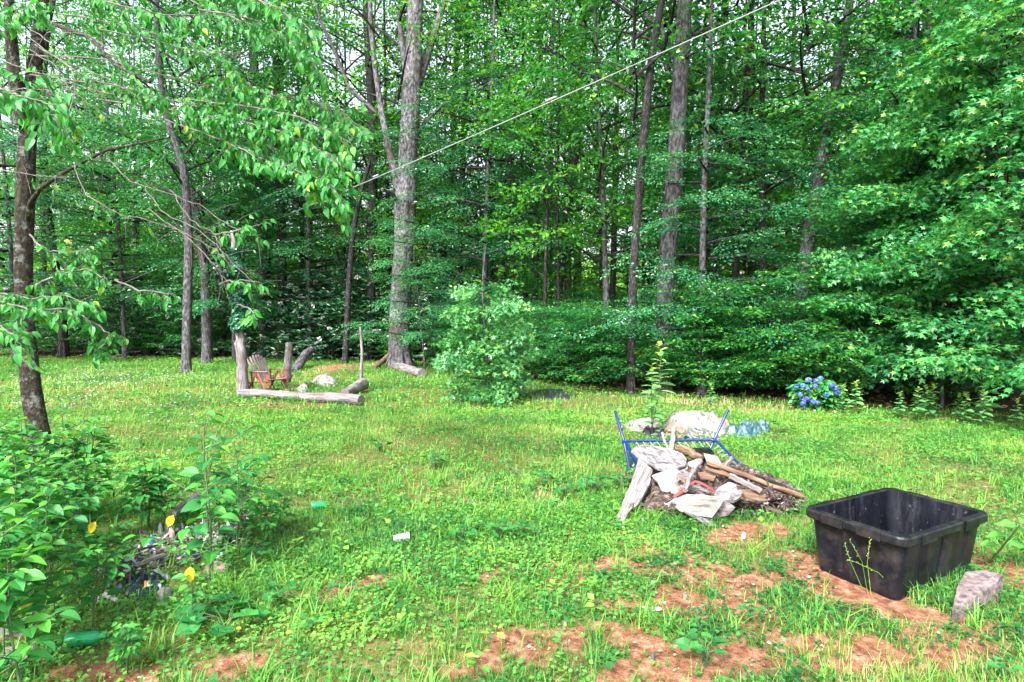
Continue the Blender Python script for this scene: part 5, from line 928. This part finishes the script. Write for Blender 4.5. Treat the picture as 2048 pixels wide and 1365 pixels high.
def make_plants():
    q = np.random.default_rng(15)
    G_UPR = leaf_mat('upright_weed_leaf', [(0, (.08, .26, .09)), (.6, (.18, .42, .14)), (1, (.38, .55, .08))], rough=.4, trans=.35, spec=.4)
    W3 = [weed(101, .66, .105, 7, stems=2), weed(102, .76, .115, 7, stems=2), weed(103, .54, .10, 6, stems=3), weed(104, .88, .105, 9, stems=2, spread=.2)]
    spots = [(-30, 4.5, 3, 1.0), (40, 4.3, 1, 1.1), (170, 4.5, 1, .95), (-40, 3.7, 1, 1.15), (20, 3.6, 3, .98), (150, 3.75, 3, .75), (290, 4.75, 0, .9), (-60, 3.1, 3, 1.0), (10, 3.05, 1, 1.05), (70, 3.1, 3, .8), (185, 3.35, 0, .7),
             (-40, 2.75, 1, .95), (30, 2.7, 0, 1.0), (20, 4.9, 1, .9), (300, 5.0, 2, 1.0), (440, 4.6, 1, .7), (480, 4.9, 2, .9), (530, 4.6, 2, .8), (560, 4.9, 0, .6), (150, 5.1, 1, .8), (60, 5.3, 0, 1), (0, 5.4, 1, 1), (-10, 4.9, 3, 1.12), (60, 4.8, 3, 1.05), (120, 4.9, 3, 1.0), (180, 5.0, 1, 1.05), (60, 4.0, 3, .9), (-70, 5.2, 3, 1.2), (95, 3.55, 1, .95), (140, 4.35, 3, .85), (330, 4.9, 0, .8), (215, 3.9, 2, .8), (250, 2.95, 2, .5)]
    for i, (px, Y, k, sc) in enumerate(spots):
        p = at_y(px, 1100, Y); z = 'back' if Y > 4.45 else ('front' if Y < 3.2 else 'middle'); e_ = 'at the very left edge' if px < 25 else ('beside the left edge' if px < 130 else ('near the thicket centre' if px < 240 else 'at the right end'))
        put(W3[k], 'leafy_weed', p[0], Y, q.uniform(0, 6.28), sc*q.uniform(.92, 1.06), ('bushy', 'tall', 'low', 'many branched')[k]+' leafy weed in the '+{'back': 'back', 'middle': 'middle', 'front': 'front'}[z]+' rank of the thicket, '+e_, 'weed', 'leafy weeds of the left thicket, '+z+' rank')
    for px, Y, sc, rz, lab in ((412, 4.0, 1.3, 0, 'tallest leafy sapling rising above the rubbish at the right of the thicket'), (380, 3.4, .6, 1.2, 'leafy sapling with a hanging yellow leaf in front of the rubbish'), (480, 4.5, 1.0, 2.0, 'leafy sapling standing right of the tallest one')):
        p = at_y(px, 1100, Y); put(weed(120+int(px), .85, .09, 10, stems=1 if px < 400 else 2, spread=.24, top=.6), 'sapling', p[0], Y, rz, sc, lab, 'sapling')
    for px, py, Y, sz, lab in ((340, 1043, 3.9, .085, 'yellow leaf on a long stalk above the rubbish'), (380, 1150, 3.3, .085, 'bright yellow leaf in front of the carpet scrap'), (184, 1056, 3.6, .075, 'yellow leaf curled among the upper left weeds'), (52, 1212, 2.9, .08, 'yellow leaf near the bottom left edge'), (138, 1138, 3.3, .05, 'small yellow leaf in the middle of the left weeds')):
        c = at_y(px, py, Y); s = Soup(); d = nrm(np.array([q.uniform(-.5, .3), -.2, -.9])) if sz > .06 else np.array([.3, .2, -.8]); s.leaves(np.array([c-d*sz*.5]), np.array([d]), np.array([(.2, -1, .35)]), sz, TO, FO, .6); e = c-d*sz*.5; s.tube([e, e-d*.03+[.008, 0, 0], e-d*.05+[.03, .03, -.01]], .0011, 4, 1, .5, False); single('yellow_leaf', s, [M_YELLOW, M_STEM], c, lab, 'leaf')
    # upright weeds along the clearing's edge and behind the bed frame
    UPR_MAT.append(G_UPR)
    U = [upright(201, 1.15, .13, 30, .12), upright(202, 1.0, .12, 26, .04), upright(203, .65, .10, 34, .03)]
    for px, Y, k, sc, rz, lab in ((1302, 9.1, 0, 1.12, .4, 'tallest upright weed rising left of the mottled grey tree'), (1305, 8.7, 1, 1.02, 2, 'upright weed close in front of the mottled grey tree'), (1318, 7.7, 1, .55, 3, 'low upright weed growing through the white sheet'), (1420, 11.2, 2, .75, 1, 'small upright weed right of the mottled grey tree'),
                                  (1238, 9.2, 2, .5, 1, 'short weed beside the white sheet'), (1685, 10.9, 2, .8, 1.5, 'upright weed just right of the hydrangea'), (1712, 10.6, 2, .9, 2.5, 'second upright weed right of the hydrangea'), (1850, 10.2, 2, .85, .5, 'bushy upright weed under the leafy maples'), (1868, 10.0, 2, .95, 4.5, 'right neighbour of the bushy upright weed'), (1838, 9.9, 2, .85, 3.3, 'left neighbour of the bushy upright weed'),
                                  (1800, 10.2, 2, .7, 2.2, 'small upright weed between the hydrangea and the maples'), (1918, 9.8, 2, .75, 5.5, 'paired upright weed below the maples'), (1930, 9.6, 2, .8, 1.1, 'slim upright weed near the right edge'), (1975, 9.6, 2, 1.3, 3.1, 'tall upright weed spire near the right edge'), (1965, 9.3, 2, .9, .1, 'lower companion of the tall weed spire'), (2035, 9.3, 2, .7, 2, 'upright weed at the right edge')):
        p = at_y(px, 800, Y); put(U[k], 'upright_weed', p[0], Y, rz, sc, lab, 'weed')
    p = gp(1978, 1128); s = Soup(); b = Soup(); tip = at_y(2040, 1050, 3.95); b.tube([p, (p+tip)/2+[.0, 0, .0], tip], [.008, .006, .004], 6); c = []
    for t, a in ((.45, 2.6), (.5, -.5), (.7, 2.9), (.8, .4), (.9, 2.0), (1, 3.4), (1, 1.0), (1, -.4)): c.append((p+(tip-p)*t, (math.cos(a), math.sin(a)*.4, .1)))
    s.leaves(np.array([x for x, _ in c])+np.array([d for _, d in c])*.04, np.array([d for _, d in c]), np.tile([0, -.4, 1.], (len(c), 1)), .095, TO*[1.25, 1, 1], FO, .75); g = thing('leaning_weed', p, 'leaning dark stemmed weed with pale broad leaves right of the tub', 'weed'); build('leaves', s, G_WEED, g); build('stem', b, M_STEM, g)
    # broad leaved low plants
    RS = [rosette(301, 8, .13, .14), rosette(302, 7, .09, .16), rosette(303, 10, .055, .14)]
    for px, py, k, sc, lab in ((455, 1262, 0, 1.0, 'large leaved burdock low in the foreground grass'), (405, 1232, 0, .8, 'smaller burdock just behind the large one'), (520, 1130, 2, 1.1, 'small round leaved weed right of the rubbish'), (940, 1130, 1, .7, 'dusky low weed in the middle foreground'), (925, 1090, 2, 1.1, 'round leaved weed behind the dusky low weed'), (1000, 1082, 2, 1.2, 'dark round leaved weed in the middle of the lawn'), (1045, 1078, 2, 1.0, 'reddish round leaved weed right of the dark one'),
                               (682, 1180, 1, .6, 'dark weed beside the small clay patch'), (560, 1215, 2, 1.1, 'clump of little leaves in the foreground grass'), (1300, 1000, 1, 1.15, 'weed growing against the leaning planks'), (1325, 1010, 2, 1.6, 'bright weed in front of the square pale board'), (1245, 985, 2, 1.4, 'low weed left of the leaning planks'), (1190, 990, 2, 1.5, 'round leaved weed left of the scrap heap'), (1130, 1000, 2, 1.3, 'low weed in the lawn left of the scrap heap'),
                               (1560, 868, 1, 1.3, 'low dark weed right of the teal tarp'), (1350, 892, 2, 1.6, 'weed in front of the tan blanket'), (1400, 893, 2, 1.2, 'weed in front of the striped blanket'), (1500, 1240, 2, .8, 'small weed rosette on the clay'), (1400, 1270, 2, .6, 'tiny weed on the bare clay'), (1410, 1330, 2, 1.2, 'weed clump near the bottom of the clay patch'), (1090, 975, 2, 1.3, 'low weed in the middle lawn'), (760, 905, 2, 1.4, 'low weed in the middle distance of the lawn'), (870, 940, 2, 1.5, 'low weed left of the lawn centre')):
        p = gp(px, py); put(RS[k], 'low_weed', p[0], p[1], q.uniform(0, 6), sc, lab, 'weed')
    # thin seed stalks in front of the tub
    for i, (px, py, tx, ty) in enumerate(((1735, 1185, 1700, 1082), (1742, 1190, 1740, 1080), (1800, 1190, 1700, 1120), (1725, 1178, 1690, 1090), (1880, 1160, 1860, 1105), (1790, 1178, 1760, 1130))):
        a = gp(px, py); b_ = at_y(tx, ty, a[1]-.02); s = Soup(); m_ = (a+b_)/2+[.02*(-1)**i, 0, .03]; s.tube([a, m_, b_], [.0022, .0016, .001], 4); d = b_-m_
        for t in np.linspace(.2, 1.05, 14): s.leaves(np.array([m_+d*t]), np.array([nrm(d)+q.normal(0, .6, 3)]), q.normal(0, 1, (1, 3)), .016, TL, F4, .8)
        single('seed_stalk', s, G_GRASS, a, 'thin seed stalk of grass in front of the black tub', 'grass stalk', 'seed stalks before the tub')
    # hydrangea
    c = gp(1632, 818); g = thing('hydrangea', c, 'hydrangea bush with blue flower heads at the wood edge', 'shrub'); s = Soup(); n = 420; u = q.random(n); a = q.uniform(0, 6.28, n); rr = .42*np.sqrt(q.random(n)); P = np.stack([c[0]+rr*np.cos(a), c[1]+rr*np.sin(a)*.7, c[2]+.08+.5*u*np.sqrt(np.clip(1-(rr/.52)**2, 0, 1))], 1)
    s.leaves(P, np.stack([np.cos(a), np.sin(a), q.uniform(-.5, .3, n)], 1), np.stack([q.normal(0, .3, n), q.normal(0, .3, n), np.ones(n)], 1), q.uniform(.09, .15, n), TO*[1.2, 1, 1], FO, q.random(n)); build('foliage', s, G_MAPLE, g)
    for px, py in ((1617, 760), (1632, 762), (1641, 758), (1606, 772), (1614, 777), (1600, 790), (1607, 801), (1614, 798), (1626, 804), (1634, 806), (1653, 790), (1663, 772), (1672, 777), (1606, 808), (1630, 773), (1675, 786), (1592, 774)):
        p = at_y(px, py, c[1]-.45+.12*q.random()); s = Soup(); n = 90; d = nrm(q.normal(0, 1, (n, 3))); s.leaves(p+d*.045*[1, 1, .8], np.cross(d, q.normal(0, 1, (n, 3))), d, .034, TW, F4, np.clip(q.normal(.5, .25)+q.normal(0, .15, n), 0, 1)); build('flower_head', s, M_BLUEPETAL, g)
    # the mossy tree with drooping leafy boughs in the upper left
    Y0 = 7.8
    root = px_tree([(90, 925, 46), (72, 868, 39), (56, 790, 35), (44, 700, 32), (38, 620, 31), (29, 560, 32), (34, 450, 33), (37, 330, 32), (42, 240, 30), (62, 130, 26), (72, 60, 22), (80, -10, 19)], Y0, 'mossy dark brown tree with pale lichen patches near the left edge', M_MOSSBARK, H=9, n=24, wob=.10, flare=False,
                   limbs=[(-.3, (44, 250, 28), (28, 140, 22), (20, 50, 18), (16, -60, 14)), (-1.2, (56, 440, 12), (62, 405, 10), (80, 378, 8), (120, 350, 7), (170, 322, 6), (215, 300, 5), (340, 275, 3)), (-1, (60, 130, 10), (100, 190, 8), (125, 230, 7), (118, 300, 5)), (-2.5, (50, 20, 9), (110, 50, 7), (180, 75, 6), (230, 130, 5), (300, 165, 4))])
    S_ = Soup(); P, D, N, Z, C = [], [], [], [], []
    def bough(pts, Ya, Yb, dens=1.0, leaf=.085, r0=.009, drop=.12, start=.25, bare=False, tw=.22):
        n = len(pts); Q = np.array([at_y(a, b, Ya+(Yb-Ya)*i/(n-1)) for i, (a, b) in enumerate(pts)]); l = np.linspace(0, n-1, (n-1)*5+1); K = np.stack([np.interp(l, range(n), Q[:, i]) for i in range(3)], 1); K[1:-1] = (K[:-2]+K[1:-1]*2+K[2:])/4; K[1:-1] += q.normal(0, .006, K[1:-1].shape)
        S_.tube(K, np.linspace(r0, r0*.25, len(K)), 6, 1, .5, False, .1); L = np.concatenate([[0], np.cumsum(np.linalg.norm(np.diff(K, axis=0), axis=1))]); m = int(L[-1]*13*dens)
        for j in range(m):
            d_ = L[-1]*(start+(1-start)*(j+q.random())/m); c = np.array([np.interp(d_, L, K[:, i]) for i in range(3)]); i0 = min(np.searchsorted(L, d_), len(K)-1); tan = nrm(K[min(i0+1, len(K)-1)]-K[max(i0-1, 0)])
            w = nrm(tan*.8+q.normal(0, .55, 3)+[0, 0, -.25]); tl = tw*q.uniform(.3, 1.2); e = c+w*tl+[0, 0, -drop*tl]; mid = (c+e)/2+[0, 0, .015]; S_.tube([c, mid, e], [.002, .0016, .001], 4, 1, .5, False)
            if bare: 
                if q.random() < .8: continue
            for u in np.linspace(.3, 1, 5):
                p_ = c+(e-c)*u; sd = q.normal(0, 1, 3)*[1, 1, .2]; P.append(p_); D.append(nrm(w*.5+sd*.45+[0, 0, -.55])); N.append(nrm(np.array([q.normal(0, .5), q.normal(-.35, .4), .8]))); Z.append(leaf*q.uniform(.5, 1.05)); C.append(min(1, q.beta(2.2, 2.6)+(.35 if q.random() < .05 else 0)))
    B_ = bough
    B_([(60, 150), (200, 170), (330, 225), (450, 262), (560, 300), (650, 350), (690, 410)], 7.6, 4.9, 1.7, .095, start=.5); B_([(60, 110), (220, 120), (400, 170), (560, 190), (670, 215), (715, 250)], 7.6, 5.2, 1.6, .09, start=.5)
    B_([(200, 200), (380, 225), (480, 240), (600, 275), (690, 335)], 6.6, 4.8, 1.9, .095, start=.35); B_([(300, 230), (430, 275), (530, 320), (610, 345), (670, 375)], 6.2, 4.7, 1.8, .095, start=.35); B_([(380, 200), (500, 215), (600, 235), (700, 285)], 6.0, 5.0, 1.8, .09, start=.2)
    B_([(250, -60), (400, 10), (500, 50), (600, 90), (640, 150)], 7.2, 5.2, 1.2, .1, start=.3); B_([(350, -60), (470, -20), (560, 20), (620, 60)], 6, 4.6, 1.2, .1, start=.3); B_([(60, 20), (150, 30), (280, 60), (400, 90), (480, 150)], 7.6, 5.6, 1.1, .09, start=.3)
    B_([(100, -50), (200, 0), (320, 30), (420, 30)], 7, 5.2, 1.1, .09, start=.2); B_([(-40, 60), (30, 20), (90, 10)], 5.5, 4.6, 1.3, .09, start=.1); B_([(70, 90), (180, 160), (300, 190), (400, 215)], 7.6, 5.5, 1.2, .085, start=.3); B_([(400, 20), (520, 40), (610, 100)], 6, 5.2, 1, .085)
    B_([(-40, 170), (20, 185), (70, 200), (130, 215)], 4.6, 4.1, 1.6, .10, start=.0); B_([(-60, 230), (0, 190), (50, 175), (100, 180)], 5, 4.3, 1.2, .09, start=.0); B_([(40, 215), (110, 240), (150, 275)], 5, 4.4, 1.0, .09)
    B_([(-60, 560), (0, 590), (60, 598), (130, 590), (185, 615)], 5.2, 4.7, 2.0, .085, start=.0, tw=.16); B_([(-60, 610), (0, 600), (60, 620), (130, 615), (175, 640)], 5.0, 4.6, 1.7, .085, start=0, tw=.15); B_([(-60, 640), (-10, 650), (30, 670), (50, 700)], 4.6, 4.2, 1.8, .09, start=0, tw=.14); B_([(60, 575), (130, 545), (180, 540), (215, 560)], 5.4, 5.0, 1.5, .075, start=.1, tw=.14)
    B_([(170, 640), (182, 665), (188, 690), (195, 705)], 5, 4.9, 3, .07, start=.7, tw=.12); B_([(168, 640), (200, 652), (215, 668), (235, 672)], 5, 4.9, 2, .07, start=.7, tw=.1); B_([(190, 690), (225, 715), (245, 708)], 5, 4.9, 1, .05, bare=True)
    B_([(230, 560), (280, 580), (330, 588), (345, 590)], 5.2, 5.0, 1.0, .07, tw=.12); B_([(60, 470), (90, 500), (130, 505), (180, 500)], 5.8, 5.2, 1.0, .07)
    for pts in ([(120, 190), (150, 330), (150, 335), (170, 390), (230, 425), (290, 440), (360, 460), (430, 500), (470, 540)], [(60, 60), (140, 110), (150, 190), (135, 240), (140, 290), (185, 320), (215, 315)], [(215, 318), (260, 365), (330, 385), (400, 410), (440, 440), (480, 465), (520, 470)], [(290, 380), (330, 430), (400, 460), (440, 500), (500, 560), (530, 590)], [(0, 35), (60, 80), (120, 120), (200, 150), (280, 200)], [(0, 120), (60, 140), (150, 170), (230, 190)], [(340, 380), (380, 440), (430, 470), (450, 520)], [(50, 150), (90, 60), (180, 70), (240, 120), (250, 140)], [(60, 100), (110, 130), (140, 180), (230, 240)], [(0, 340), (60, 350), (140, 355)], [(300, 420), (370, 470), (420, 520), (460, 570)], [(200, 60), (300, 80), (420, 110), (500, 105)]):
        B_(pts, 6.6, 5.3, .55, .07, r0=.006, bare=True, tw=.3)
    for pts in ([(440, 570), (470, 560), (520, 565)], [(475, 610), (500, 620), (515, 640)], [(430, 470), (480, 460), (520, 450)]): B_(pts, 5.3, 5, 1.0, .08, tw=.1)
    S_.leaves(np.array(P), np.array(D), np.array(N), np.array(Z), TOD, FOD, np.array(C)); build('crown', S_, [G_DOG, M_TWIG], root)
make_tub(); make_bed(); make_pile(); make_cloths(); make_logs(); make_small(); make_plants()
